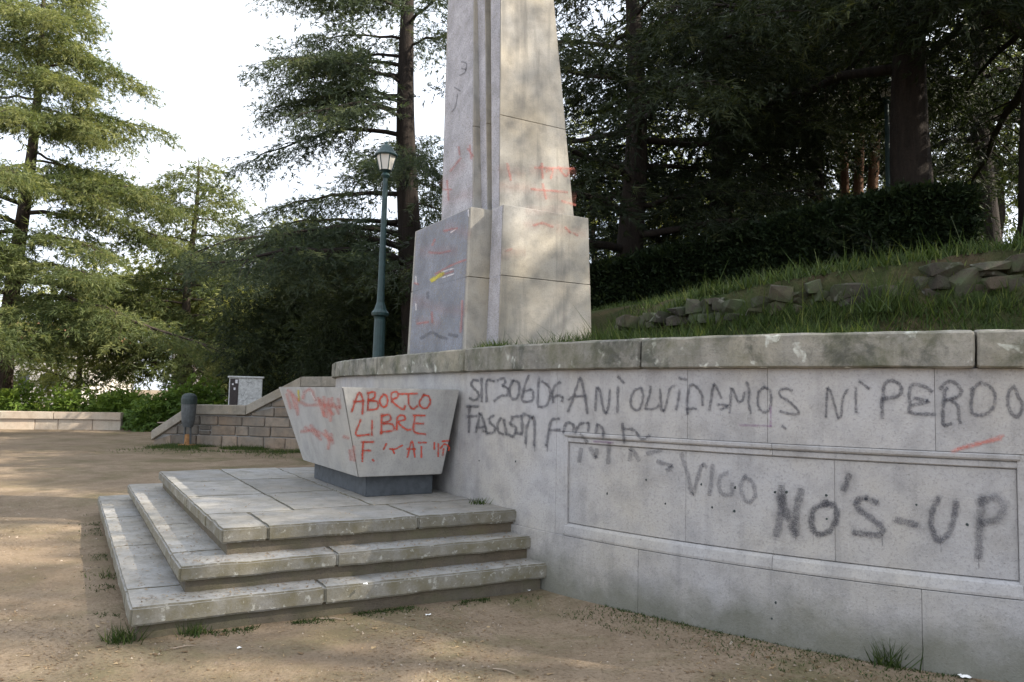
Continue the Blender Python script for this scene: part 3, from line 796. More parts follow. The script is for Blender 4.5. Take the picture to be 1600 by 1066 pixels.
course('base_block', base_plan(0.05), base_plan(0.025), 1.90, zbj - 0.003, M['obelisk'])
course('base_block', base_plan(0.022), base_plan(0.0), zbj + 0.003, zbt, M['obelisk'])
def ring_at(ya, yb, yc, yd, xs, vl, ur):
    A_ = UV(at_v(xs[0], ya, vl)); B_ = UV(at_v(xs[1], yb, vl)); C_ = UV(at_u(xs[2], yc, ur)); D_ = UV(at_u(xs[3], yd, ur))
    du = B_[0] - ur; dv = C_[1] - vl
    return np.array([ur, A_[0] + 0.03, vl, D_[1] + 0.06, du, dv])
r0 = ring_at(335, 328, 322, 337, (690, 740, 781, 897), 4.12, 7.68)
r1 = ring_at(0, 0, 0, 0, (700, 741, 782, 862), 4.20, 7.78)
zr1 = float(at_v(720, 0, 4.20)[2])
def shaft(z): t = (z - zbt) / (zr1 - zbt); return cross_plan(*(r0 + (r1 - r0) * t), slot=True)
zj = float(at_u(835, 192, 7.73)[2])
zz = [zbt + 0.002, zj, 8.3, 11.2]
for a, b in zip(zz, zz[1:]): course('shaft_block', shaft(a), shaft(b - 0.004), a, b - 0.004, M['obelisk'])
oleft = plane_hit(W(bA, 3.92 - .05, 1.9), W(bB, 3.92 - .05, 1.9), W(bA, 3.92, zbt), 0.008)
oright = plane_hit(W(bU0 - .05, bV1, 1.9), W(bU0 - .05, bV2, 1.9), W(bU0, bV1, zbt), 0.004)
sl0, sl1 = shaft(zbt), shaft(zr1)
sleft = plane_hit(W(*sl0[0], zbt), W(*sl0[1], zbt), W(*sl1[0], zr1), 0.008)
sright = plane_hit(W(*sl0[9], zbt), W(*sl0[10], zbt), W(*sl1[10], zr1), 0.004)
KB, KS = 4.633, 3.809
def face_quad(name, q, mat, label=None, nx=1):
    me = mesh_from(q, [(0, 1, 2, 3)], name); l = me.uv_layers.new(name='stroke')
    l.data.foreach_set('uv', np.array([(0, 0), (0, 1), (1, 1), (1, 0)], dtype=np.float32).ravel())
    o = link(name, me, M[mat], ob, q[0])
    if label: o['label'] = label
L_ = 0.005
face_quad('overpaint', [W(bA + .01, 3.87 - L_, 1.93), W(bB - .01, 3.87 - L_, 1.93), W(bB - .01, 3.92 - L_, zbt - .01), W(bA + .01, 3.92 - L_, zbt - .01)], 'overpaint', 'grey-blue paint rolled over the left base face')
face_quad('overpaint', [W(bU0 - .04, bV1 - L_ - .05, 1.93), W(bA - 0.05, bV1 - L_ - .05, 1.93), W(bA - 0.05, bV1 - L_, zbt - .01), W(bU0 + .01, bV1 - L_, zbt - .01)], 'whitewash', 'pale paint strip in the base notch')
st0, st1 = shaft(zbt), shaft(11.0)
for i_, j_, tr_ in ((0, 1, -0.01), (10, 11, 0), (14, 15, 0)):
    face_quad('overpaint', [W(st0[i_][0], st0[i_][1] - L_, zbt + .01), W(st0[j_][0], st0[j_][1] - L_, zbt + .01), W(st1[j_][0], st1[j_][1] - L_, 11.0), W(st1[i_][0], st1[i_][1] - L_, 11.0)], 'whitewash', 'pale paint over the shaft')
strokes('graffiti', ob, M['spray_yellow'], crop(640, 320, KB, [[(165, 545), (235, 500)]]), 9, oleft, split=True)
strokes('graffiti', ob, M['spray_white'], crop(640, 320, KB, [[(235, 485), (315, 462)], [(240, 528), (315, 502)], [(45, 520), (48, 570)], [(45, 720), (47, 760)], [(425, 40), (428, 80)], [(300, 200), (330, 180)]]), 3.2, oleft, split=True)
strokes('graffiti', ob, M['mist_red2'], crop(640, 320, KB, [[(120, 340), (300, 330)], [(90, 850), (180, 850)], [(300, 170), (400, 200)], [(60, 700), (240, 760), (370, 760)]]), 26, lambda x, y, i: oleft(x, y, i - 4), split=True)
strokes('graffiti', ob, M['spray_pink'], crop(640, 320, KB, [[(240, 507), (312, 482)], [(145, 345), (215, 350), (290, 335)], [(165, 290), (180, 255)], [(250, 190), (340, 170)], [(380, 700), (378, 800), (370, 920)], [(60, 860), (130, 850)], [(160, 780), (165, 850)], [(190, 500), (300, 440), (400, 400)], [(40, 570), (60, 575)]]), 5, oleft, split=True)
strokes('graffiti', ob, M['spray_faint'], crop(640, 320, KB, [[(85, 965), (160, 925), (205, 950), (262, 968)], [(290, 940), (340, 950)], [(130, 640), (131, 668)]]), 7, oleft, split=True)
strokes('graffiti', ob, M['spray_pink'], crop(770, 310, 4.635, [[(300, 195), (360, 180), (430, 205)], [(530, 215), (560, 245)], [(590, 255), (610, 265)], [(100, 380), (130, 370)]]), 6, oright, split=True)
strokes('graffiti', ob, M['spray_black'], crop(680, 60, KS, [[(158, 140), (185, 150), (178, 200), (148, 220)], [(160, 180), (178, 185)], [(115, 292), (147, 312)], [(132, 335), (120, 405), (100, 437)]]), 3.0, sleft, split=True)
strokes('graffiti', ob, M['spray_pink'], crop(680, 60, KS, [[(205, 640), (215, 715)], [(195, 660), (225, 700)], [(90, 790), (150, 715)], [(70, 850), (80, 960)], [(50, 900), (95, 900)], [(140, 650), (145, 690)]]), 5, sleft, split=True)
strokes('graffiti', ob, M['mist_red2'], crop(680, 60, KS, [[(600, 790), (800, 800)], [(410, 790), (500, 800)], [(640, 930), (800, 950)], [(420, 880), (560, 890)]]), 26, lambda x, y, i: sright(x, y, i - 4), split=True)
strokes('graffiti', ob, M['mist_red2'], crop(680, 60, KS, [[(60, 860), (150, 760)], [(80, 960), (190, 930)]]), 24, lambda x, y, i: sleft(x, y, i - 2), split=True)
strokes('graffiti', ob, M['mist_red2'], crop(770, 310, 4.635, [[(260, 190), (440, 190)], [(500, 230), (640, 250)], [(90, 400), (200, 390)], [(280, 90), (480, 80)]]), 22, lambda x, y, i: oright(x, y, i - 4), split=True)
strokes('graffiti', ob, M['spray_pink'], crop(680, 60, KS, [[(635, 750), (640, 830)], [(665, 790), (700, 780), (690, 830)], [(735, 770), (780, 820), (800, 780)], [(600, 770), (820, 775)], [(430, 750), (450, 840)], [(575, 898), (780, 915)], [(640, 870), (660, 950)], [(760, 970), (830, 990)]]), 6, sright, split=True)

# ------------------------------------------------------------------ stone side wall of the stairs
A0 = Vector(at_z(242, 694, 0)); A1 = Vector(at_z(465, 702, 0))
sdir = (A1 - A0).normalized(); snrm = Vector((sdir.y, -sdir.x, 0))          # towards the camera
ppm = FPX / 21.6
def SX(px): return (Vector(at_y(px, 650, A0.y + (A1.y - A0.y) * (px - 242) / 223)) - A0).dot(sdir)
def SW(x, n, z): return A0 + sdir * x + snrm * n + Vector((0, 0, z))
stw = thing('stair_side_wall', SW(3, 0, 0), 'low brown stone-block wall with sloping coping beside the stairs', 'wall')
def ZY(px, py): return float(at_y(px, py, A0.y)[2])
prof = [(SX(240), ZY(240, 673)), (SX(300), ZY(300, 632)), (SX(386), ZY(386, 633)), (SX(470), ZY(470, 590)), (SX(620), ZY(620, 590))]
TH = 0.27
def top_at(x):
    xs, zs = zip(*prof); return float(np.interp(x, xs, zs))
def quad_prism(pts, n0, n1, name, mat, parent, jit=0.0, bev=0.02):
    mb = MB()
    mb.loft([[SW(x, n0, z) for x, z in pts], [SW(x, n1, z) for x, z in pts]])
    o = fix_normals(mb.build(name, mat, parent, SW(pts[0][0], 0, pts[0][1])))
    bm = bmesh.new(); bm.from_mesh(o.data)
    bmesh.ops.bevel(bm, geom=bm.edges[:], offset=bev, segments=1, affect='EDGES')
    if jit:
        for p in bm.verts: p.co += mnoise.noise_vector((p.co + o.location) * 3.1) * jit
    bm.to_mesh(o.data); bm.free(); return o
for (xa, za), (xb, zb) in zip(prof, prof[1:]):
    ns = max(1, round((xb - xa) / 1.5))
    for k in range(ns):
        x0 = xa + (xb - xa) * k / ns + 0.004; x1 = xa + (xb - xa) * (k + 1) / ns - 0.004
        f = lambda x: za + (zb - za) * (x - xa) / (xb - xa)
        quad_prism([(x0, f(x0) - TH), (x1, f(x1) - TH), (x1, f(x1)), (x0, f(x0))], -0.55, 0.09, 'coping_stone', M['stair_coping'], stw, 0.015, 0.015)
core = []
xs_ = np.linspace(prof[0][0] + 0.05, prof[-1][0], 24)
mb = MB(); pts = [(x, -0.05) for x in xs_] + [(x, top_at(x) - TH * 0.6) for x in xs_[::-1]]
mb.loft([[SW(x, -0.5, z) for x, z in pts], [SW(x, -0.03, z) for x, z in pts]]); fix_normals(mb.build('wall_core', M['mortar'], stw))
cz = [-0.04, 0.30, 0.58, 0.86, 1.14, 1.42, 1.70]
for r in range(len(cz) - 1):
    x = prof[0][0] + 0.02 - random.random() * 0.4
    while x < prof[-1][0] - 0.2:
        w = random.uniform(0.38, 0.85); x0, x1 = max(x, prof[0][0] + 0.02), min(x + w, prof[-1][0])
        x += w
        if x1 - x0 < 0.12: continue
        za, zb = cz[r] + 0.012, cz[r + 1] - 0.012
        ta, tb = min(zb, top_at(x0) - TH - 0.01), min(zb, top_at(x1) - TH - 0.01)
        if ta - za < 0.04 and tb - za < 0.04: continue
        ta, tb = max(ta, za + 0.03), max(tb, za + 0.03)
        if random.random() < 0.2 and min(ta, tb) >= zb - 1e-6:
            m = (za + zb) / 2
            quad_prism([(x0 + .012, za), (x1 - .012, za), (x1 - .012, m - .01), (x0 + .012, m - .01)], -0.12, random.uniform(0, .03), 'stone_block', M['stair_stone'], stw, 0.02)
            quad_prism([(x0 + .012, m + .01), (x1 - .012, m + .01), (x1 - .012, zb), (x0 + .012, zb)], -0.12, random.uniform(0, .03), 'stone_block', M['stair_stone'], stw, 0.02)
        else:
            quad_prism([(x0 + .012, za), (x1 - .012, za), (x1 - .012, tb), (x0 + .012, ta)], -0.12, random.uniform(0, .035), 'stone_block', M['stair_stone'], stw, 0.02)
# raised earth behind that wall
def land_z(x, y): return min(2.0, max(0.72, 0.78 + (x + 9.5) * 0.17)) + max(0, y - 24) * 0.02 + 0.04 * mnoise.noise(Vector((x, y, 2)))
def land_keep(x, y):
    q = (Vector((x, y, 0)) - A0); return q.dot(snrm) < -0.3 and q.dot(sdir) > 0.5 and not on_hill(x, y)
lv, lf = lattice(np.arange(-10.5, 1.0, 0.3), np.arange(18.0, 40, 0.4), land_z, land_keep)
tag(link('upper_path', mesh_from(lv, lf, 'upper_path', True), M['dirt']), kind='structure')

# ------------------------------------------------------------------ far parapet on the left
Pr = Vector(at_z(188, 672, 0)); Pl = Pr + Vector((-13.5, -3.4, 0)); pdir = (Pr - Pl).normalized(); pn = Vector((pdir.y, -pdir.x, 0))
par = thing('parapet_wall', (Pl + Pr) / 2, 'low sunlit cream stone parapet at the edge of the square', 'wall')
PL = (Pr - Pl).length
def PW(x, n, z): return Pl + pdir * x + pn * n + Vector((0, 0, z))
def pbox(x0, x1, n0, n1, z0, z1, name):
    mb = MB(); q = [(x0, z0), (x1, z0), (x1, z1), (x0, z1)]
    mb.loft([[PW(x, n0, z) for x, z in q], [PW(x, n1, z) for x, z in q]])
    o = fix_normals(mb.build(name, M['parapet'], par, PW(x0, 0, z0)))
    bm = bmesh.new(); bm.from_mesh(o.data); bmesh.ops.bevel(bm, geom=bm.edges[:], offset=0.015, segments=2, affect='EDGES')
    for p in bm.verts: p.co += mnoise.noise_vector((p.co + o.location) * 2.3) * 0.012
    bm.to_mesh(o.data); bm.free()
ptop = float(at_y(100, 645, Pr.y - 1.2)[2])
x = 0.0
while x < PL - 0.1:
    w = min(random.uniform(1.2, 1.9), PL - x)
    if PL - x - w < 0.5: w = PL - x
    pbox(x + .004, x + w - .004, -0.38, 0.07, ptop - 0.27, ptop, 'coping_stone'); x += w
x = 0.0
while x < PL - 0.1:
    w = min(random.uniform(0.7, 1.3), PL - x)
    if PL - x - w < 0.3: w = PL - x
    pbox(x + .006, x + w - .006, -0.32, random.uniform(-.01, .01), -0.08, ptop - 0.274, 'stone_block'); x += w

# ------------------------------------------------------------------ litter bin
b0 = Vector(at_z(292, 698, 0))
lb = thing('litter_bin', b0, 'grey metal litter bin on a rusty foot beside the stone wall', 'bin')
k = b0.y / FPX
hb = lambda y: (698 - y) * k
mb = MB(); mb.lathe([(0.13, hb(668)), (0.17, hb(660)), (0.195, hb(645)), (0.20, hb(631)), (0.175, hb(631)), (0.165, hb(640))], b0, 18); fix_normals(mb.build('body', M['bin_metal'], lb, smooth=False))
mb = MB(); mb.lathe([(0.165, hb(634)), (0.21, hb(632)), (0.21, hb(624)), (0.185, hb(619)), (0.12, hb(616)), (0.01, hb(615))], b0, 18); fix_normals(mb.build('hood', M['bin_dark'], lb))
for a in (-0.09, 0.09):
    mb = MB(); mb.tube([b0 + Vector((a, 0, 0.02)), b0 + Vector((a * 0.8, 0, hb(664)))], 0.03, 8); fix_normals(mb.build('leg', M['bin_metal'], lb))
mb = MB(); mb.box(-0.2, 0.2, -0.12, 0.12, -0.02, 0.07, Matrix.Translation(b0), 0.015); mb.lathe([(0.085, 0.05), (0.07, 0.34)], b0, 10); fix_normals(mb.build('rusty_foot', M['rust'], lb))

# ------------------------------------------------------------------ utility cabinet
cy = 25.5
c0 = Vector(at_y(372, 634, cy)); cz0 = land_z(c0.x, c0.y) - 0.03; ck = cy / FPX
cab = thing('utility_cabinet', (c0.x, c0.y, cz0), 'pale grey utility cabinet scrawled with marker, behind the stone wall', 'cabinet')
ztop = float(at_y(380, 588, cy)[2])
e1 = Vector((math.cos(math.radians(18)), math.sin(math.radians(18)), 0)); e2 = Vector((-math.sin(math.radians(18)) * 1.0, math.cos(math.radians(18)), 0))
def CW(a, b, z): return Vector((c0.x, c0.y, 0)) + e1 * a + e2 * b + Vector((0, 0, z))
wf, wd = 33 * ck / math.cos(math.radians(18)), 0.62
def cbox(a0, a1, b0_, b1, z0, z1, name, mat, bev=0.012):
    mb = MB(); q = [(a0, b0_), (a1, b0_), (a1, b1), (a0, b1)]
    mb.loft([[CW(a, b, z0) for a, b in q], [CW(a, b, z1) for a, b in q]]); o = fix_normals(mb.build(name, mat, cab))
    bm = bmesh.new(); bm.from_mesh(o.data); bmesh.ops.bevel(bm, geom=bm.edges[:], offset=bev, segments=1, affect='EDGES'); bm.to_mesh(o.data); bm.free(); return o
cbox(-0.31, wf, 0, wd, cz0, ztop - 0.06, 'body', M['cabinet'])
cbox(-0.36, wf + 0.05, -0.05, wd + 0.05, ztop - 0.058, ztop, 'roof', M['cabinet'])
cbox(-0.28, -0.02, -0.018, 0.02, cz0 + 0.08, ztop - 0.09, 'door', M['cabinet_dark'], 0.006)
for (a, z, w, h) in [(-0.12, ztop - 0.24, 0.075, 0.12), (-0.22, ztop - 0.30, 0.05, 0.06), (-0.16, ztop - 0.46, 0.055, 0.08)]:
    cbox(a, a + w, -0.024, -0.0195, z, z + h, 'sticker', M['sticker'], 0.001)
cplane = plane_hit(CW(0, 0, 0), CW(1, 0, 0), CW(0, 0, 1), 0.004)
KC = 16.4
strokes('graffiti', cab, M['spray_faint'], crop(350, 575, KC, [[(560, 340), (620, 380), (690, 370), (740, 440)], [(600, 440), (650, 400)], [(420, 640), (480, 720), (560, 560)], [(460, 830), (520, 840), (600, 760)], [(650, 800), (780, 770)]]), 1.6, cplane)

# ------------------------------------------------------------------ street lamps
def lamp(base, top, label, s=1.0):
    base, top = Vector(base), Vector(top)
    ax = (top - base); L = ax.length; ax.normalize()
    t = thing('street_lamp', base, label, 'street lamp', 'green street lamps')
    rot = Vector((0, 0, 1)).rotation_difference(ax).to_matrix().to_4x4(); Mx = Matrix.Translation(base) @ rot
    def lat(name, prof, mat, n=14, rot_=0.0):
        mb = MB(); mb.lathe(prof, (0, 0, 0), n, rot_); mb.v = [tuple(Mx @ Vector(p)) for p in mb.v]
        return fix_normals(mb.build(name, mat, t))
    h = L * 0.98
    lat('base_column', [(0.15, -0.05), (0.15, 0.12), (0.115, 0.16), (0.105, 1.02), (0.12, 1.06)], M['lamp_metal'])
    lat('collar', [(0.09, 1.06), (0.16, 1.09), (0.17, 1.14), (0.12, 1.20), (0.075, 1.34)], M['lamp_metal'])
    lat('post', [(0.075, 1.30), (0.068, 1.6), (0.048, h - 0.5), (0.045, h - 0.42)], M['lamp_metal'])
    lat('neck', [(0.055, h - 0.45), (0.09, h - 0.40), (0.05, h - 0.34), (0.12, h - 0.30)], M['lamp_metal'])
    gl = lat('lantern_glass', [(0.115, h - 0.295), (0.185, h - 0.02)], M['lamp_glass'], 6)
    for q in range(6):
        a = 2 * math.pi * q / 6
        mb = MB(); mb.tube([(0.12 * math.cos(a), 0.12 * math.sin(a), h - 0.30), (0.19 * math.cos(a), 0.19 * math.sin(a), h - 0.01)], 0.011, 5)
        mb.v = [tuple(Mx @ Vector(p)) for p in mb.v]; o = mb.build('glazing_bar', M['lamp_metal'], gl)
    lat('lantern_roof', [(0.215, h - 0.02), (0.225, h + 0.0), (0.19, h + 0.04), (0.10, h + 0.17), (0.055, h + 0.20), (0.05, h + 0.23), (0.02, h + 0.27)], M['lamp_metal'], 12)
    return t
lb_ = at_y(591, 560, 14.5); lt_ = at_y(604, 236, 14.5)
lamp((lb_[0], lb_[1], 1.97), lt_, 'green street lamp with round lantern standing left of the obelisk')
l2 = at_y(1391, 320, 17.5); l2t = at_y(1384, 128, 17.5)
lamp((l2[0], l2[1], hill_z(l2[0], l2[1]) - 0.05), l2t, 'dim green street lamp among the dark trees behind the hedge')

# ------------------------------------------------------------------ rough stone edging on the slope
edg = thing('rough_stone_edging', WP(4, -0.88, 2.2), 'low rough mossy stone edging on the grassy slope above the wall', 'stone edging')
def rock(c, r, seed, name, mat, parent, sub=2):
    """angular broken stone: hull of random points in a flattened box"""
    gg = random.Random(seed); bm = bmesh.new()
    tilt = Matrix.Rotation(gg.uniform(-.22, .22), 3, 'Y') @ Matrix.Rotation(gg.uniform(-.3, .3), 3, 'Z')
    for _ in range(26):
        q = Vector([math.copysign(abs(gg.uniform(-1, 1)) ** 0.45, gg.uniform(-1, 1)) for _k in range(3)])
        bm.verts.new(tilt @ Vector((q.x * r[0], q.y * r[1], q.z * r[2])) + Vector(c))
    h_ = bmesh.ops.convex_hull(bm, input=bm.verts[:])
    bmesh.ops.delete(bm, geom=[v_ for v_ in h_['geom_interior'] if isinstance(v_, bmesh.types.BMVert)], context='VERTS')
    bmesh.ops.recalc_face_normals(bm, faces=bm.faces[:])
    me = bpy.data.meshes.new(name); bm.to_mesh(me); bm.free()
    return link(name, me, mat, parent, c)
s_ = 1.3; i = 0
while s_ < 8.0:
    w = random.uniform(0.09, 0.24); x, y, _ = WP(s_ + w / 2, -0.88, 0)
    zb = front_z(x, y - 0.03) - 0.05; zt = hill_plane(x, y + 0.1) - random.uniform(0.07, 0.15)
    z = zb
    while z < zt - 0.04:
        hh = random.uniform(0.05, 0.13)
        if random.random() < 0.10: z += hh * 0.9; continue
        rock((x + random.uniform(-.03, .03), y + 0.03 + random.uniform(-.02, .03), z + hh * 0.5), (w * random.uniform(.52, .64), random.uniform(0.08, 0.11), hh * 0.60), i, 'rough_stone', M['rough_stone'], edg, 2); i += 1
        z += hh * 0.92
    s_ += w * 0.93
edg2 = thing('rough_stone_edging', (6.5, 9.2, 3.6), 'second broken row of dark stones higher up the grassy slope', 'stone edging')
x = 4.2
while x < 9.0:
    w = random.uniform(0.2, 0.4); y = 9.9 - 0.3 * (x - 4.2) + random.uniform(-.1, .1)
    rock((x, y, hill_z(x, y) + 0.02), (w * 0.45, 0.12, random.uniform(0.05, 0.10)), i, 'rough_stone', M['rough_stone'], edg2, 2); i += 1; x += w * random.uniform(0.95, 2.4)

# ------------------------------------------------------------------ foliage tools
def unit(a): return a / np.maximum(1e-9, np.linalg.norm(a, axis=-1, keepdims=True))
def spray_tpl(n, L, wid, leaf, lw, droop, seed):
    """flat conifer frond: n needle tufts as thin triangles"""
    g = np.random.default_rng(seed)
    x = L * g.beta(1.4, 1.1, n); side = np.where(np.arange(n) % 2, 1.0, -1.0)
    y = side * wid * g.random(n) * (1.05 - 0.75 * x / L); z = -droop * (x / L) ** 2 * L * 0.5 - 0.25 * np.abs(y) + 0.03 * g.standard_normal(n)
    p = np.stack([x, y, z], -1)
    d = unit(np.stack([0.55 + 0.35 * g.random(n), side * (0.35 + 0.6 * g.random(n)), -0.25 + 0.55 * g.standard_normal(n) * 0.7], -1))
    ll = leaf * (0.6 + 0.8 * g.random(n))
    q = unit(np.cross(d, unit(g.standard_normal((n, 3)) + np.array([0, 0, 1.6]))))
    w = lw * (0.7 + 0.6 * g.random(n))
    return np.stack([p - q * w[:, None] / 2, p + q * w[:, None] / 2, p + d * ll[:, None]], 1)   # (n,3,3)
def place_sprays(tpls, P, D, S, g, upb=None):
    """copies of the templates at P, pointing along D, scaled S -> triangles + spray index"""
    out, idx = [], []
    k = g.integers(0, len(tpls), len(P))
    up = np.tile(np.array([0, 0, 1.0]), (len(P), 1)) + 0.35 * g.standard_normal((len(P), 3))
    D = unit(D); Sd = unit(np.cross(up, D)); Up = np.cross(D, Sd)
    for j, T in enumerate(tpls):
        m = np.where(k == j)[0]
        if not len(m): continue
        t = T[None]                                           # 1,n,3,3
        X = (t[..., 0:1] * D[m][:, None, None, :] + t[..., 1:2] * Sd[m][:, None, None, :] + t[..., 2:3] * Up[m][:, None, None, :]) * S[m][:, None, None, None] + P[m][:, None, None, :]
        out.append(X.reshape(-1, 3, 3)); idx.append(np.repeat(m, len(T)))
    return np.concatenate(out), np.concatenate(idx)
def crown_mesh(name, tri, idx, base, g, P, jitter=0.28):
    t = np.clip(base[idx] + jitter * (g.random(len(tri)) - 0.5), 0, 1)
    return mesh_tris(tri, name, t)
def limb_curve(p0, az, L, up0, droop, g, n=9, wig=0.06):
    pts = []; p = np.array(p0, float); d = np.array([math.cos(az), math.sin(az), 0.0])
    s = np.array([-d[1], d[0], 0])
    bend = g.normal(0, 0.12)
    for i in range(n):
        t = i / (n - 1)
        pts.append(p0 + d * L * t + s * L * bend * t * t + np.array([0, 0, L * (up0 * t - droop * t * t)]) + wig * L * 0.15 * g.standard_normal(3) * (t > 0) * (t < 1))
    return np.array(pts)
def tuft_tpl(n, L, wid, leaf, lw, droop, seed, per=3):
    """frond of little needle rosettes set along side twigs"""
    g = np.random.default_rng(seed)
    k = max(3, n // 4); tw = (np.arange(n) % k) / k
    x0 = L * (0.05 + 0.9 * tw); side = np.where((np.arange(n) % k) % 2, 1.0, -1.0); r = g.random(n)
    y = side * wid * r * (1.1 - 0.7 * tw); x = x0 + np.abs(y) * 0.7
    z = -droop * (x / L) ** 2 * L * 0.5 - 0.35 * np.abs(y) * g.uniform(0.3, 1.2, n) + 0.015 * g.standard_normal(n)
    p = np.repeat(np.stack([x, y, z], -1), per, 0) + 0.012 * g.standard_normal((n * per, 3)); m = len(p)
    sd_ = np.repeat(side, per)
    d = unit(np.stack([0.75 + 0.1 * g.standard_normal(m), 0.75 * sd_, -0.35 + np.zeros(m)], -1) + 0.55 * g.standard_normal((m, 3)))
    q = unit(np.cross(d, g.standard_normal((m, 3)))); w = lw * (0.7 + 0.6 * g.random(m)); ll = leaf * (0.6 + 0.8 * g.random(m))
    return np.stack([p - q * w[:, None] / 2, p + q * w[:, None] / 2, p + d * ll[:, None]], 1)
TPL_PLUME = [tuft_tpl(20, 1.1, 0.42, 0.20, 0.034, 0.6, s + 140) for s in range(6)]
TPL_FINE = [tuft_tpl(24, 0.95, 0.34, 0.16, 0.025, 0.7, s) for s in range(6)]
TPL_MID = [tuft_tpl(18, 1.05, 0.40, 0.20, 0.032, 0.6, s + 20) for s in range(6)]
TPL_FAR = [tuft_tpl(13, 1.1, 0.45, 0.28, 0.065, 0.5, s + 40, 2) for s in range(4)]
def cedar(name, base, H, r, label, mat, lean=(0, 0), z0=2.0, lmax=8.0, shape=None, n_limb=40, up0=0.22, droop=0.22, sec=13, per=4, seed=1, tpl=None,
          bark='bark', group='cedars', twigs=True, scale=1.0, az_bias=None, keep=None, cat='tree', limb_objs=True, tint=0.45, gap=0.0, nolow=None, zmax=None):
    g = np.random.default_rng(seed); tpl = tpl or TPL_FINE
    base = np.array(base, float)
    t = thing(name, base, label, cat, group)
    def axis(z):
        q = z / H
        return base + np.array([lean[0] * z + 0.12 * math.sin(q * 7 + seed), lean[1] * z + 0.10 * math.cos(q * 6 + seed) - 0.10 * math.cos(seed), z])
    mb = MB(); zs = np.linspace(-0.3, H, 16)
    mb.tube([axis(z) for z in zs], [r * (1 + 0.5 * max(0, 0.05 - z / H) / 0.05) * (1 - z / H) ** 0.8 + 0.015 for z in zs], 10)
    mb.build('trunk', M[bark], t, smooth=True)
    if shape is None: shape = lambda q: (1 - q) ** 0.75 * min(1, 0.55 + 2.5 * q)
    P, D, S, B = [], [], [], []
    az = g.random() * 6.28
    for i in range(n_limb):
        q = ((i + g.random() * 0.8) / n_limb) ** 0.95
        z = z0 + ((zmax or H * 0.985) - z0) * q; q = (z - z0) / (H - z0)
        az += 2.4 + g.normal(0, 0.35)
        a = az
        if az_bias is not None and g.random() < az_bias[1]: a = az_bias[0] + g.normal(0, 0.6)
        if gap and g.random() < gap: continue
        L = lmax * shape(q) * (0.72 + 0.45 * g.random())
        if nolow is not None: L *= nolow(a, z)
        if L < 0.25: continue
        c = limb_curve(axis(z), a, L, up0 * (0.5 + g.random()) * (1 + 0.8 * q), droop * (0.6 + 0.8 * g.random()), g)
        lb2 = MB(); r0_ = max(0.02, min(r * 0.42, 0.012 + 0.017 * L) * (1 - 0.5 * q))
        lb2.tube(c, [r0_ * (1 - 0.88 * k / (len(c) - 1)) for k in range(len(c))], 6)
        n2 = max(4, int(sec * (0.35 + L / lmax)))
        for k in range(n2):
            tt = 0.18 + 0.82 * (k + g.random()) / n2
            f = min(tt, 0.999) * (len(c) - 1); i0 = int(f); p = c[i0] + (c[min(i0 + 1, len(c) - 1)] - c[i0]) * (f - i0)
            dirx = unit(c[min(i0 + 1, len(c) - 1)] - c[i0])
            sd_ = np.array([-dirx[1], dirx[0], 0]) * (1 if k % 2 else -1)
            d2 = unit(dirx * (0.55 + 0.5 * tt) + sd_ * (0.9 - 0.35 * tt) + np.array([0, 0, g.normal(0.0, 0.07)]))
            l2_ = (0.18 * L + 0.35) * (1.15 - 0.65 * tt) * (0.7 + 0.6 * g.random())
            e = p + d2 * l2_ + np.array([0, 0, -0.20 * l2_ * droop / 0.22])
            if twigs: lb2.tube([p, (p + e) / 2 + np.array([0, 0, 0.06 * l2_]), e], [r0_ * 0.30 * (1 - 0.6 * tt), 0.012, 0.005], 3, False)
            m = max(2, int(per * (0.5 + l2_)))
            for j in range(m):
                w = (j + g.random()) / m
                P.append(p + (e - p) * w + 0.10 * g.standard_normal(3)); D.append(d2 + 0.55 * g.standard_normal(3) * np.array([1, 1, 0.5]) + np.array([0, 0, -0.12])); S.append(scale * (0.65 + 0.6 * g.random()) * (0.75 + 0.5 * (1 - tt)))
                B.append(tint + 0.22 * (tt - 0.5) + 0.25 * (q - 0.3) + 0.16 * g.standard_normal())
        if limb_objs: lb2.build('limb', M[bark], t, axis(z), smooth=True)
        else:
            mb.v, mb.f = [], []
    P, D, S, B = map(np.array, (P, D, S, B))
    tri, idx = place_sprays(tpl, P, D, S, g)
    me = crown_mesh('crown', tri, idx, np.clip(B, 0, 1), g, P)
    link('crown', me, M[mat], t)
    return t
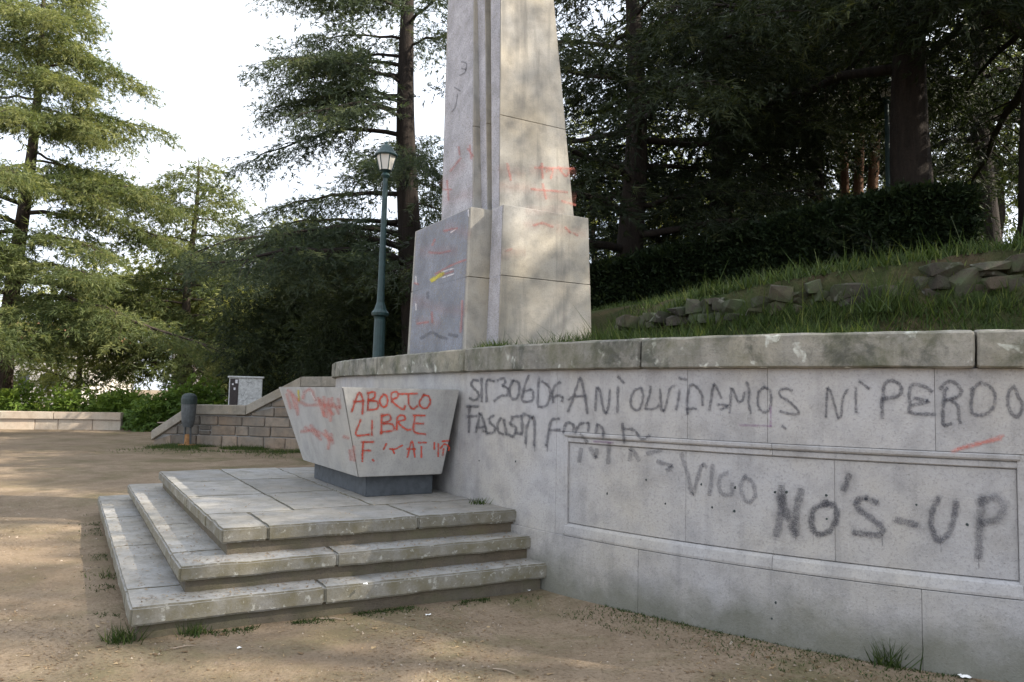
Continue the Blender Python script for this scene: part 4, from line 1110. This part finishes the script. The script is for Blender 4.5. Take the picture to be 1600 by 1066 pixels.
def blob_tree(name, base, label, mat, blobs, n, seed, trunk=None, tpl=None, group=None, cat='tree', scale=1.0, hollow=0.45, droop=-0.25, tint=0.45, bark='bark'):
    """crown of many ragged clumps: blobs = (centre offset, radii)"""
    g = np.random.default_rng(seed); tpl = tpl or TPL_MID; base = np.array(base, float)
    t = thing(name, base, label, cat, group)
    if trunk:
        mb = MB(); h, r = trunk; zs = np.linspace(-0.3, h, 8)
        mb.tube([base + np.array([0.15 * math.sin(z + seed), 0.12 * math.cos(1.3 * z + seed), z]) for z in zs], [r * (1 - 0.8 * max(0, z) / h) for z in zs], 8)
        for c, rr in blobs[:8]:
            a = base + np.array([0, 0, min(h * 0.8, max(0.5, c[2] - rr[2] * 0.6))]); b = base + np.array(c)
            mb.tube([a, (a + b) / 2 + np.array([0, 0, 0.15]), b], [r * 0.4, r * 0.25, r * 0.08], 5)
        mb.build('trunk', M[bark], t, smooth=True)
    vol = np.array([rr[0] * rr[1] * rr[2] for _, rr in blobs]) ** 0.7; vol /= vol.sum()
    k = g.choice(len(blobs), n, p=vol)
    C = np.array([b[0] for b in blobs])[k]; Rr = np.array([b[1] for b in blobs])[k]
    d = unit(g.standard_normal((n, 3)))
    rad = hollow + (1 - hollow) * g.random(n) ** 0.6
    lump = np.array([1 + 0.35 * mnoise.noise(Vector(d[i] * 2.2 + C[i])) for i in range(n)])
    P = base + C + d * Rr * (rad * lump)[:, None]
    D = d + np.array([0, 0, droop]) + 0.5 * g.standard_normal((n, 3))
    S = scale * (0.6 + 0.7 * g.random(n))
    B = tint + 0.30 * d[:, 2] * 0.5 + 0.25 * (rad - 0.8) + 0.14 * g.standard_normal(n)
    tri, idx = place_sprays(tpl, P, D, S, g)
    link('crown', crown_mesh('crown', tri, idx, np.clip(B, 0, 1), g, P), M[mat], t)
    return t
def lumps(n, box, r, seed):
    g = np.random.default_rng(seed)
    return [((g.uniform(*box[0]), g.uniform(*box[1]), g.uniform(*box[2])), (r * g.uniform(.7, 1.3), r * g.uniform(.7, 1.3), r * g.uniform(.6, 1.1))) for _ in range(n)]
TREES = {}
def copy_tree(src, loc, rz, label, scale=1.0):
    c = src.copy(); COL.objects.link(c); c.location = loc; c.rotation_euler = (0, 0, rz); c.scale = (scale,) * 3
    c['label'] = label
    for ch in src.children:
        k = ch.copy(); COL.objects.link(k); k.parent = c
    return c

# ------------------------------------------------------------------ left: tall cedar behind the parapet
cedar('cedar_tree', (-22.8, 34.5, -0.2), 21.5, 0.42, 'tall sunlit yellow-green cedar at the left edge behind the parapet', 'cedar_lit', lean=(0.035, 0), z0=3.2, lmax=11.0,
      shape=lambda q: (1 - q) ** 0.62 * (0.86 + 0.14 * math.sin(q * 9)), n_limb=46, up0=0.10, droop=0.24, sec=25, per=4, seed=3, tpl=TPL_PLUME, tint=0.52, scale=1.15, az_bias=(-0.3, 0.35))
cedar('cedar_tree', (-16.3, 38.5, 0), 13.5, 0.3, 'shorter sunlit cedar behind the parapet bush', 'cedar_lit', z0=2.2, lmax=6.4,
      shape=lambda q: (1 - q) ** 0.6, n_limb=34, up0=0.10, droop=0.26, sec=16, per=3, seed=14, tpl=TPL_PLUME, tint=0.50, scale=1.15)
# middle: open grey cedar behind the lamp
c2 = np.array([-3.05, 24.0, 1.9])
cedar('cedar_tree', c2, 19.0, 0.44, 'dark-trunked open grey-green cedar between the lamp and the obelisk', 'cedar_grey', lean=(-0.045, 0), z0=3.4, lmax=8.8,
      shape=lambda q: 0.72 if q < 0.10 else 0.60 * (1 - q) ** 0.45, n_limb=34, up0=0.16, droop=0.30, sec=21, per=4, seed=8, zmax=14.0, bark='bark_dark', nolow=lambda a, z: 0.4 if math.sin(a) > 0.25 else 1.0, tpl=TPL_FINE, az_bias=(math.pi, 0.42), tint=0.42, scale=1.0)
# dark yews low in the middle
blob_tree('yew_tree', (-8.1, 29.6, 1.0), 'dense dark yew behind the cabinet and stone wall', 'yew_dark',
          lumps(18, ((-2.4, 2.6), (-1.2, 1.8), (0.6, 5.4)), 1.4, 4) + [((0, 0, 1.5), (2.7, 1.8, 1.8))], 2500, 5, (4.5, 0.22), TPL_FINE, tint=0.35, droop=-0.5, scale=1.0)
blob_tree('yew_tree', (-4.6, 25.6, 1.9), 'dark yew beside the street lamp behind the wall end', 'yew_dark',
          lumps(14, ((-2.4, 2.4), (-1.0, 1.4), (0.3, 4.6)), 1.25, 9), 2000, 6, (3.2, 0.18), TPL_FINE, tint=0.36, droop=-0.4)
# sunlit trees farther back on the left
bk = [(-19.0, 44, 0, 10.5, 4.6, 21), (-14.0, 45, 0, 11.5, 4.6, 22), (-11.4, 37, 0.2, 7.6, 3.0, 23), (-26.5, 47, 0, 9.5, 4.8, 24), (-8.0, 43, 0.5, 11.0, 4.0, 25), (-2.0, 46, 0.5, 10.5, 4.4, 26)]
lab = ['sunlit olive-green tree far behind the parapet bush', 'taller sunlit olive-green tree behind the litter bin', 'small sunlit tree left of the dark yew', 'low sunlit tree far behind the left cedar', 'tall pale green tree behind the dark yew', 'pale green tree far behind the lamp and open cedar']
for (x, y, z, h, w, sd_), l in zip(bk, lab):
    blob_tree('background_tree', (x, y, z), l, 'back_green', lumps(15, ((-w * .75, w * .75), (-w * .5, w * .5), (h * .18, h * .85)), w * 0.36, sd_), 1300, sd_, (h * 0.8, 0.2), TPL_FAR, 'sunlit trees beyond the square', tint=0.62)
blob_tree('leafy_bush', (-16.6, 31.0, 0), 'bright green leafy bush behind the end of the parapet', 'bright_leaf',
          lumps(14, ((-3.4, 2.6), (-0.5, 0.6), (0.2, 0.75)), 0.6, 31), 1100, 32, None, [spray_tpl(20, 0.5, 0.28, 0.14, 0.11, 0.2, s + 70) for s in range(3)], cat='bush', tint=0.55)
blob_tree('leafy_bush', (-12.3, 29.6, 0), 'shaded green bush between the parapet and the stone wall', 'bright_leaf',
          lumps(9, ((-1.5, 1.3), (-0.5, 0.5), (0.2, 1.3)), 0.55, 33), 700, 34, None, [spray_tpl(20, 0.5, 0.28, 0.14, 0.11, 0.2, s + 70) for s in range(3)], cat='bush', tint=0.40)

# ------------------------------------------------------------------ right: dark conifers on the slope
def HZ(x, y): return hill_z(x, y) - 0.1
def gx(px, y): return float(at_y(px, 400, y)[0])
dense = lambda q: (1 - q) ** 0.5 * 0.95
spots = [  # px, depth, height, trunk radius, lmax, first limb height, limbs, seed, label
    (1437, 15.0, 12, 0.42, 6.2, 4.0, 32, 41, 'thick-trunked dark conifer standing at the hedge end', 'bark'),
    (1640, 14.0, 12, 0.34, 6.5, 3.4, 28, 42, 'dark conifer at the right edge of the slope', 'bark'),
    (985, 18.0, 12, 0.34, 6.0, 0.8, 44, 43, 'dark conifer rising just right of the obelisk', 'bark'),
    (1120, 20.5, 12, 0.36, 4.8, 0.8, 44, 44, 'dense dark conifer behind the lower hedge', 'bark'),
    (1268, 23.0, 12, 0.34, 4.6, 3.6, 36, 45, 'dark conifer behind the middle of the hedge', 'bark'),
    (1540, 25.0, 13, 0.36, 6.5, 4.0, 30, 46, 'dark conifer deep in the wood at right', 'bark')]
for px, y, h, r, lm, z0, nl, sd_, l, bk_ in spots:
    x = gx(px, y)
    TREES[sd_] = cedar('conifer_tree', (x, y, HZ(x, y)), h, r, l, 'cedar_dark', z0=z0, lmax=lm, shape=dense, n_limb=int(nl * 0.8), up0=0.16, droop=0.26, sec=13, per=3, seed=sd_, zmax=h * 0.80, tpl=TPL_FINE if y < 19 else TPL_MID,
                       group='dark conifers on the slope', tint=0.42, scale=1.1, bark='bark_dark')
# slender red-barked stems
for k, (px, y, l) in enumerate([(1332, 21.0, 'left stem of the three slender red-barked trees behind the hedge'), (1349, 20.6, 'middle stem of the three slender red-barked trees behind the hedge'), (1362, 21.4, 'right stem of the three slender red-barked trees behind the hedge')]):
    x = gx(px, y)
    cedar('slender_tree', (x, y, HZ(x, y)), 13 + k, 0.11 + 0.02 * k, l, 'cedar_dark', lean=(0.012 * (k - 1), 0), z0=5.5, lmax=2.6, n_limb=14, sec=8, per=4, seed=60 + k, tpl=TPL_MID, bark='bark_red', group='slender red-barked trees', scale=1.1)
bkr = [(930, 33, 10, 4.6, 51), (1060, 36, 11, 4.8, 52), (1190, 37, 11, 4.8, 53), (1310, 34, 10, 4.4, 54), (1430, 36, 11, 4.8, 55), (1560, 33, 10, 4.6, 56), (1680, 32, 10, 4.6, 57)]
for (px, y, h, w, sd_), l in zip(bkr, ['olive tree far behind the obelisk right edge', 'olive tree deep behind the lower hedge', 'olive tree deep behind the hedge middle', 'olive tree behind the red-barked stems', 'olive tree behind the thick trunk', 'olive tree far back at the right', 'olive tree past the right edge']):
    x = gx(px, y)
    blob_tree('woodland_tree', (x, y, HZ(x, y) - 0.2), l, 'back_green', lumps(15, ((-w * .75, w * .75), (-w * .5, w * .5), (0.5, h * .9)), w * 0.40, sd_), 620, sd_, (h * 0.8, 0.2), TPL_FAR, 'olive trees deep in the wood', tint=0.55)

# trees on the slope to the right, outside the picture, that shade the wall and the square
x, y = 12.5, 6.8
SPARSE = cedar('conifer_tree', (x, y, HZ(x, y)), 12.5, 0.3, 'open conifer outside the view, nearest to the right end of the wall', 'cedar_dark', z0=3.5, lmax=5.0, shape=dense, n_limb=15, up0=0.16, droop=0.2, sec=12, per=3, seed=47, tpl=TPL_MID,
               group='dark conifers on the slope', tint=0.42, scale=1.0)
for (x, y, rz, s, l) in [(15.0, 3.0, 3.9, 0.95, 'open conifer outside the view, beside the near end of the wall'), (20.5, 6.0, 5.2, 1.1, 'open conifer outside the view, highest on the slope'), (10.6, 11.6, 1.3, 0.85, 'open conifer outside the view, just above the stone edging')]:
    copy_tree(SPARSE, (x, y, HZ(x, y) if on_hill(x, y) else 0.0), rz, l, s)

# ------------------------------------------------------------------ hedge
hp = [(gx(905, 17.2), 17.2), (gx(1119, 16.2), 16.2), (gx(1250, 15.4), 15.4), (gx(1400, 14.8), 14.8), (gx(1500, 14.4), 14.4)]
htop = [float(at_y(905, 436, 17.2)[2]), float(at_y(1119, 383, 16.2)[2]), float(at_y(1250, 348, 15.4)[2]), float(at_y(1400, 314, 14.8)[2]), float(at_y(1500, 312, 14.4)[2])]
hx = np.array([p[0] for p in hp]); hy = np.array([p[1] for p in hp])
hed = thing('clipped_hedge', (hx.mean(), hy.mean(), hill_z(hx.mean(), hy.mean())), 'long dark clipped hedge climbing the slope behind the obelisk', 'hedge')
g = np.random.default_rng(77); n = 9000
tt = g.random(n); X = hx[0] + (hx[-1] - hx[0]) * tt; Y = np.interp(X, hx, hy); ZT = np.interp(X, hx, htop)
ZB = np.array([hill_z(a, b) for a, b in zip(X, Y)]) - 0.05
face = g.random(n); f = g.random(n)
zz_ = np.where(face < 0.7, ZB + (ZT - ZB) * f, ZT + 0.03 * g.standard_normal(n)); off = np.where(face < 0.7, -0.45 + 0.07 * g.standard_normal(n), -0.45 + 0.9 * f)
P = np.stack([X, Y + off, zz_], -1)
D = np.where((face < 0.7)[:, None], np.array([[0, -1.0, 0.4]]), np.array([[0, -0.2, 1.0]])) + 0.7 * g.standard_normal((n, 3))
tri, idx = place_sprays([spray_tpl(9, 0.22, 0.12, 0.085, 0.05, 0.1, s + 90) for s in range(4)], P, D, 0.8 + 0.5 * g.random(n), g)
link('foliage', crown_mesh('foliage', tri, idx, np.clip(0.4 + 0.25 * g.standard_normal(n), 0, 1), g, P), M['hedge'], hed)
mb = MB()
xs_ = np.linspace(hx[0], hx[-1], 30)
mb.loft([[(x, np.interp(x, hx, hy) - 0.36, hill_z(x, np.interp(x, hx, hy)) - 0.2), (x, np.interp(x, hx, hy) + 0.36, hill_z(x, np.interp(x, hx, hy)) - 0.2), (x, np.interp(x, hx, hy) + 0.36, np.interp(x, hx, htop) - 0.08), (x, np.interp(x, hx, hy) - 0.36, np.interp(x, hx, htop) - 0.08)] for x in xs_])
fix_normals(mb.build('stems', M['bark'], hed))

# ------------------------------------------------------------------ grass
def blades(P, h, w, g, lean=0.45, n_per=1):
    n = len(P)
    a = g.random(n) * 6.283; d = np.stack([np.cos(a), np.sin(a), np.zeros(n)], -1); l = lean * g.standard_normal((n, 2))
    tip = P + np.stack([l[:, 0] * h, l[:, 1] * h, h], -1)
    return np.stack([P - d * w[:, None] / 2, P + d * w[:, None] / 2, tip], 1)
g = np.random.default_rng(91)
pts = []
while len(pts) < 13000:          # strip of grass along the foot of the stair wall
    x_ = g.uniform(0.6, 9.0); q = SW(x_, 0.12 + abs(g.normal(0, 0.9)), 0)
    if mnoise.noise(Vector((q.x * 0.9, q.y * 0.9, 3))) < -0.1 or on_hill(q.x, q.y): continue
    pts.append((q.x, q.y, ground_z(q.x, q.y)))
while len(pts) < 22000:
    s = g.uniform(-0.4, 7.0); n_ = -0.22 - 0.62 * g.random()
    u, v = wall_uv(s, n_); x, y, _ = W(u, v)
    if bU0 - 0.12 < u < bB + 0.5 and 3.7 < v < bV2 + 0.4: continue
    if n_ > -0.44 and mnoise.noise(Vector((x * 1.2, y * 1.2, 4))) < 0.12 - 0.3 * (s > 1.5) * 0: continue
    if mnoise.noise(Vector((x * 0.8, y * 0.8, 8))) < -0.45: continue
    pts.append((x, y, (ZC1 + 0.012 if n_ > -0.45 else hill_z(x, y) - 0.01)))
while len(pts) < 51000:
    x = g.uniform(0.8, 11); y = g.uniform(3.5, 15)
    if y < rw_y(x) + 0.05 or not on_hill(x, y): continue
    if mnoise.noise(Vector((x * 0.6, y * 0.6, 18))) < -0.05: continue
    pts.append((x, y, hill_z(x, y) - 0.01))
while len(pts) < 65000:
    x = g.uniform(0.9, 10); y = rw_y(x) + (g.normal(0.24, 0.07) if g.random() < 0.6 else g.normal(-0.16, 0.06))
    if not on_hill(x, y): continue
    pts.append((x, y, hill_z(x, y) - 0.01))
P = np.array(pts); hgt = (0.035 + 0.085 * g.random(len(P)) ** 2) * np.where(np.arange(len(P)) >= 51000, 1.5, 1.0) * np.where(g.random(len(P)) < 0.03, 2.0, 1.0)
me = mesh_tris(blades(P, hgt, 0.008 + 0.008 * g.random(len(P)), g), 'grass', np.clip(0.45 + 0.25 * g.standard_normal(len(P)), 0, 1))
tag(link('grass', me, M['grass']), 'short green grass along the coping and over the slope', 'grass', kind='stuff')
def tuft(P0, n, h, sp, label, seed, mat='grass', name='grass_tuft', group='grass tufts along the stone'):
    g = np.random.default_rng(seed)
    P = np.array(P0) + np.stack([sp * g.standard_normal(n), sp * g.standard_normal(n), np.zeros(n)], -1)
    me = mesh_tris(blades(P, h * (0.5 + 0.7 * g.random(n)), 0.006 + 0.006 * g.random(n), g, 0.5), name, np.clip(0.4 + 0.25 * g.standard_normal(n), 0, 1))
    tag(link(name, me, M[mat], None, P0), label, 'grass tuft', group)
tf = [((1390, 1036), 110, 0.17, 0.05, 'dark grass tuft at the foot of the wall near the bottom right corner'),
      ((1118, 972), 120, 0.09, 0.08, 'low green tuft at the wall foot below the panel middle'),
      ((1025, 950), 90, 0.08, 0.07, 'small tuft at the wall foot left of the panel middle'),
      ((190, 1003), 120, 0.11, 0.05, 'bright tuft at the near corner of the lowest step'),
      ((302, 993), 90, 0.09, 0.04, 'small tuft in front of the lowest step near its left end'),
      ((175, 900), 90, 0.05, 0.08, 'short weeds along the left side of the lowest step'),
      ((755, 920), 130, 0.07, 0.07, 'low weeds in front of the lowest step near the wall'),
      ((885, 905), 160, 0.12, 0.08, 'thick dark tuft where the lowest step meets the wall')]
for k, (p, n, h, sp, l) in enumerate(tf):
    q = at_z(*p, 0.0); tuft((q[0], q[1], ground_z(q[0], q[1]) - 0.005), n, h, sp, l, 200 + k)
q = at_z(748, 788, .598); tuft((q[0], q[1], 0.598), 60, 0.06, 0.04, 'little tuft on the top step against the wall', 230)
q = WP(3.9, -0.75, 0); tuft((q[0], q[1], hill_z(q[0], q[1])), 160, 0.34, 0.10, 'tall yellowish tuft above the coping at the right', 231)
for k_, (s_, n_, hh_) in enumerate([(0.75, -0.55, .13), (1.05, -0.75, .15), (1.45, -0.6, .14), (0.55, -0.75, .10), (1.2, -1.15, .16), (1.75, -0.75, .13), (2.1, -0.55, .12)]):
    q = WP(s_, n_, 0); tuft((q[0], q[1], hill_z(q[0], q[1]) - 0.01), 320, hh_ * 1.7, 0.12, ['leftmost green tuft at the foot of the obelisk right face', 'second green tuft at the foot of the obelisk right face', 'bushy green tuft near the obelisk right corner', 'small tuft in the obelisk notch', 'green tuft touching the obelisk right corner', 'green tuft at the start of the stone edging', 'green tuft just right of the obelisk behind the coping'][k_], 240 + k_)
q = WP(1.3, -0.35, 0); tuft((q[0], q[1], ZC1 + 0.012), 140, 0.11, 0.10, 'green tuft on the coping in front of the obelisk base', 232)

# ------------------------------------------------------------------ litter on the ground
g = np.random.default_rng(5)
def ground_pts(n, dens):
    out = []
    while len(out) < n:
        x = g.uniform(-7, 6); y = g.uniform(2.6, 11) 
        u, v = UV((x, y))
        if wall_n(u, v) < 0.05 or (5.4 < u < 11.25 and v > 0.38): continue
        if g.random() > dens(x, y, u, v): continue
        out.append((x, y, ground_z(x, y)))
    return np.array(out)
near = lambda x, y, u, v: min(1, 2.6 / max(1.0, y)) * (0.35 + 0.65 * (mnoise.noise(Vector((x * 0.9, y * 0.9, 1))) > 0))
P = ground_pts(15000, near)
extra = []
for k_ in range(2200):          # needles blown into the angles of the steps
    i_ = int(g.integers(0, 3)); zt_ = STEP[i_][3] + 0.004
    if i_ < 2:
        if g.random() < 0.5: u, v = g.uniform(STEP[i_][0] + .03, STEP[i_ + 1][0] + .03), g.uniform(STEP[i_][2] + .05, 3.4)
        else: u, v = g.uniform(STEP[i_][0] + .1, STEP[i_][1] - .4), g.uniform(STEP[i_][2] + .02, STEP[i_ + 1][2] + .03)
    else: u, v = g.uniform(5.95, 10), g.uniform(1.1, 3.3)
    extra.append(W(u, v, zt_))
P = np.concatenate([P, np.array(extra)]); n = len(P)
a = g.random(n) * 6.283; L = 0.012 + 0.028 * g.random(n); w = 0.0025 + 0.004 * g.random(n); big_ = np.arange(n) < 350; L = np.where(big_, 0.05, L); w = np.where(big_, 0.014, w)
d = np.stack([np.cos(a), np.sin(a), 0.15 * g.standard_normal(n)], -1); q = np.stack([-np.sin(a), np.cos(a), np.zeros(n)], -1)
P[:, 2] += 0.004
T = np.stack([P - q * w[:, None], P + q * w[:, None], P + d * L[:, None]], 1)
tag(link('leaf_litter', mesh_tris(T, 'leaf_litter', g.random(n)), M['litter']), 'fine dry needles and leaf litter strewn over the dirt', 'leaf litter', kind='stuff')
P = ground_pts(6000, near)
T = []
for p in P:
    r = 0.004 + 0.009 * g.random() ** 3
    q = [np.array(p) + r * np.array(c) * (0.7 + 0.6 * g.random()) for c in ((1, 0, 0), (-0.5, 0.87, 0), (-0.5, -0.87, 0), (0, 0, 0.9))]
    T += [(q[0], q[1], q[3]), (q[1], q[2], q[3]), (q[2], q[0], q[3])]
T = np.array(T)
M['pebble'] = leaf_material('pebbles', (0.10, 0.08, 0.06), (0.21, 0.165, 0.125), (0.36, 0.31, 0.25), 0.0)
tag(link('gravel', mesh_tris(T, 'gravel', np.repeat(g.random(len(P)), 3)), M['pebble']), 'small loose stones scattered on the dirt', 'gravel', kind='stuff')
# weedy green film along the wall foot and round the steps
P = []
while len(P) < 1500:
    if g.random() < 0.6: u, v = 5.46 - abs(g.normal(0, 0.06)), g.uniform(0.4, 3.5)
    else: u, v = g.uniform(5.5, 11), 0.42 - abs(g.normal(0, 0.09))
    x, y, _ = W(u, v)
    if mnoise.noise(Vector((x * 2.5, y * 2.5, 6))) < 0.05: continue
    P.append((x, y, ground_z(x, y)))
while len(P) < 4000:
    s = g.uniform(1.2, 7); n_ = 0.03 + 0.5 * g.random() ** 2.0; x, y, _ = WP(s, n_, 0)
    if mnoise.noise(Vector((x * 1.5, y * 1.5, 6))) < -0.05 or UV((x, y))[0] > 5.4: continue
    P.append((x, y, ground_z(x, y)))
P = np.array(P)
tag(link('weeds', mesh_tris(blades(P, 0.008 + 0.018 * g.random(len(P)), 0.005 + 0.006 * g.random(len(P)), g, 0.7), 'weeds', np.clip(0.25 + 0.2 * g.standard_normal(len(P)), 0, 1)), M['grass']), 'thin low weeds along the foot of the wall', 'weeds', kind='stuff')
def scrap(px, py, s, label, z=0.0, seed=0, mat='paper'):
    p = Vector(at_z(px, py, z)); p.z = (ground_z(p.x, p.y) if z == 0 else z) + 0.002
    gg = random.Random(seed); n = 7; V = []; F = []
    for i in range(4):
        for j in range(4):
            V.append(p + Vector(((i - 1.5) * s / 3 + gg.uniform(-.1, .1) * s, (j - 1.5) * s / 3.6 + gg.uniform(-.1, .1) * s, 0.002 + gg.random() * s * 0.35)))
    for i in range(3):
        for j in range(3): a = i * 4 + j; F.append((a, a + 4, a + 5, a + 1))
    tag(link('paper_scrap', mesh_from(V, F, 'paper_scrap'), M[mat], None, p), label, 'litter', 'white paper scraps')
for k, (x, y, s, l, z) in enumerate([(1508, 1058, 0.06, 'crumpled white scrap at the bottom right corner of the ground', 0), (826, 922, 0.03, 'tiny white scrap on the dirt right of the lowest step', 0), (669, 963, 0.035, 'small white scrap on the dirt in front of the steps', 0),
        (571, 914, 0.03, 'white fleck lying on the lowest step', 0.216), (374, 1016, 0.025, 'white fleck on the dirt below the step corner', 0), (785, 830, 0.022, 'white fleck on the middle step near the wall', 0.404)]):
    scrap(x, y, s, l, z, k)
M['twig'] = NT('dry_twig').bsdf((0.30, 0.24, 0.18), 0.9)
for k, (x0, y0, x1, y1, l) in enumerate([(270, 1018, 305, 1012, 'thin dry twig on the dirt near the step corner'), (500, 968, 540, 970, 'dark dry twig in front of the steps'), (770, 1046, 805, 1054, 'thin dry twig near the bottom of the dirt')]):
    a, b = Vector(at_z(x0, y0, 0)), Vector(at_z(x1, y1, 0)); a.z = ground_z(a.x, a.y) + .006; b.z = ground_z(b.x, b.y) + .006
    mb = MB(); mb.tube([a, (a + b) / 2 + Vector((0.01, 0.012, 0.004)), b], [0.005, 0.004, 0.002], 5)
    o = mb.build('dry_twig', M['twig'], None, a); tag(o, l, 'twig', 'dry twigs')

# ------------------------------------------------------------------ buildings glimpsed through the trees
def house(x, y, w, d, h, label, roof=True):
    t = thing('distant_house', (x, y, -3), label, 'building', 'pale houses far beyond the trees')
    mb = MB(); mb.box(x - w / 2, x + w / 2, y - d / 2, y + d / 2, -3.2, h); fix_normals(mb.build('wall', M['plaster'], t))
    mb = MB(); mb.loft([[(x - w / 2 - .3, y - d / 2 - .3, h + .002), (x + w / 2 + .3, y - d / 2 - .3, h + .002), (x + w / 2 + .3, y + d / 2 + .3, h + .002), (x - w / 2 - .3, y + d / 2 + .3, h + .002)],
                        [(x - w / 2 + 1, y - .2, h + 1.9), (x + w / 2 - 1, y - .2, h + 1.9), (x + w / 2 - 1, y + .2, h + 1.9), (x - w / 2 + 1, y + .2, h + 1.9)]]); fix_normals(mb.build('roof', M['rooftile'], t))
    for zc in np.arange(-1.6, h - 1.2, 2.9):
        for xc in np.arange(x - w / 2 + 1.2, x + w / 2 - 0.8, 2.2):
            mb = MB(); mb.box(xc - .5, xc + .5, y - d / 2 - 0.05, y - d / 2 + 0.1, zc, zc + 1.4); o = mb.build('window', M['window'], t)
            fm = MB(); fm.box(xc - .58, xc + .58, y - d / 2 - 0.09, y - d / 2 - 0.02, zc - .1, zc - 0.005); fm.build('sill', M['plaster'], o)
house(-44, 70, 15, 9, 5.5, 'pale house with tiled roof glimpsed low behind the left cedar')
house(-26, 78, 13, 9, 6.5, 'pale house glimpsed between the trees behind the parapet bush')
house(-12, 84, 12, 9, 8.0, 'pale house glimpsed behind the dark yew')
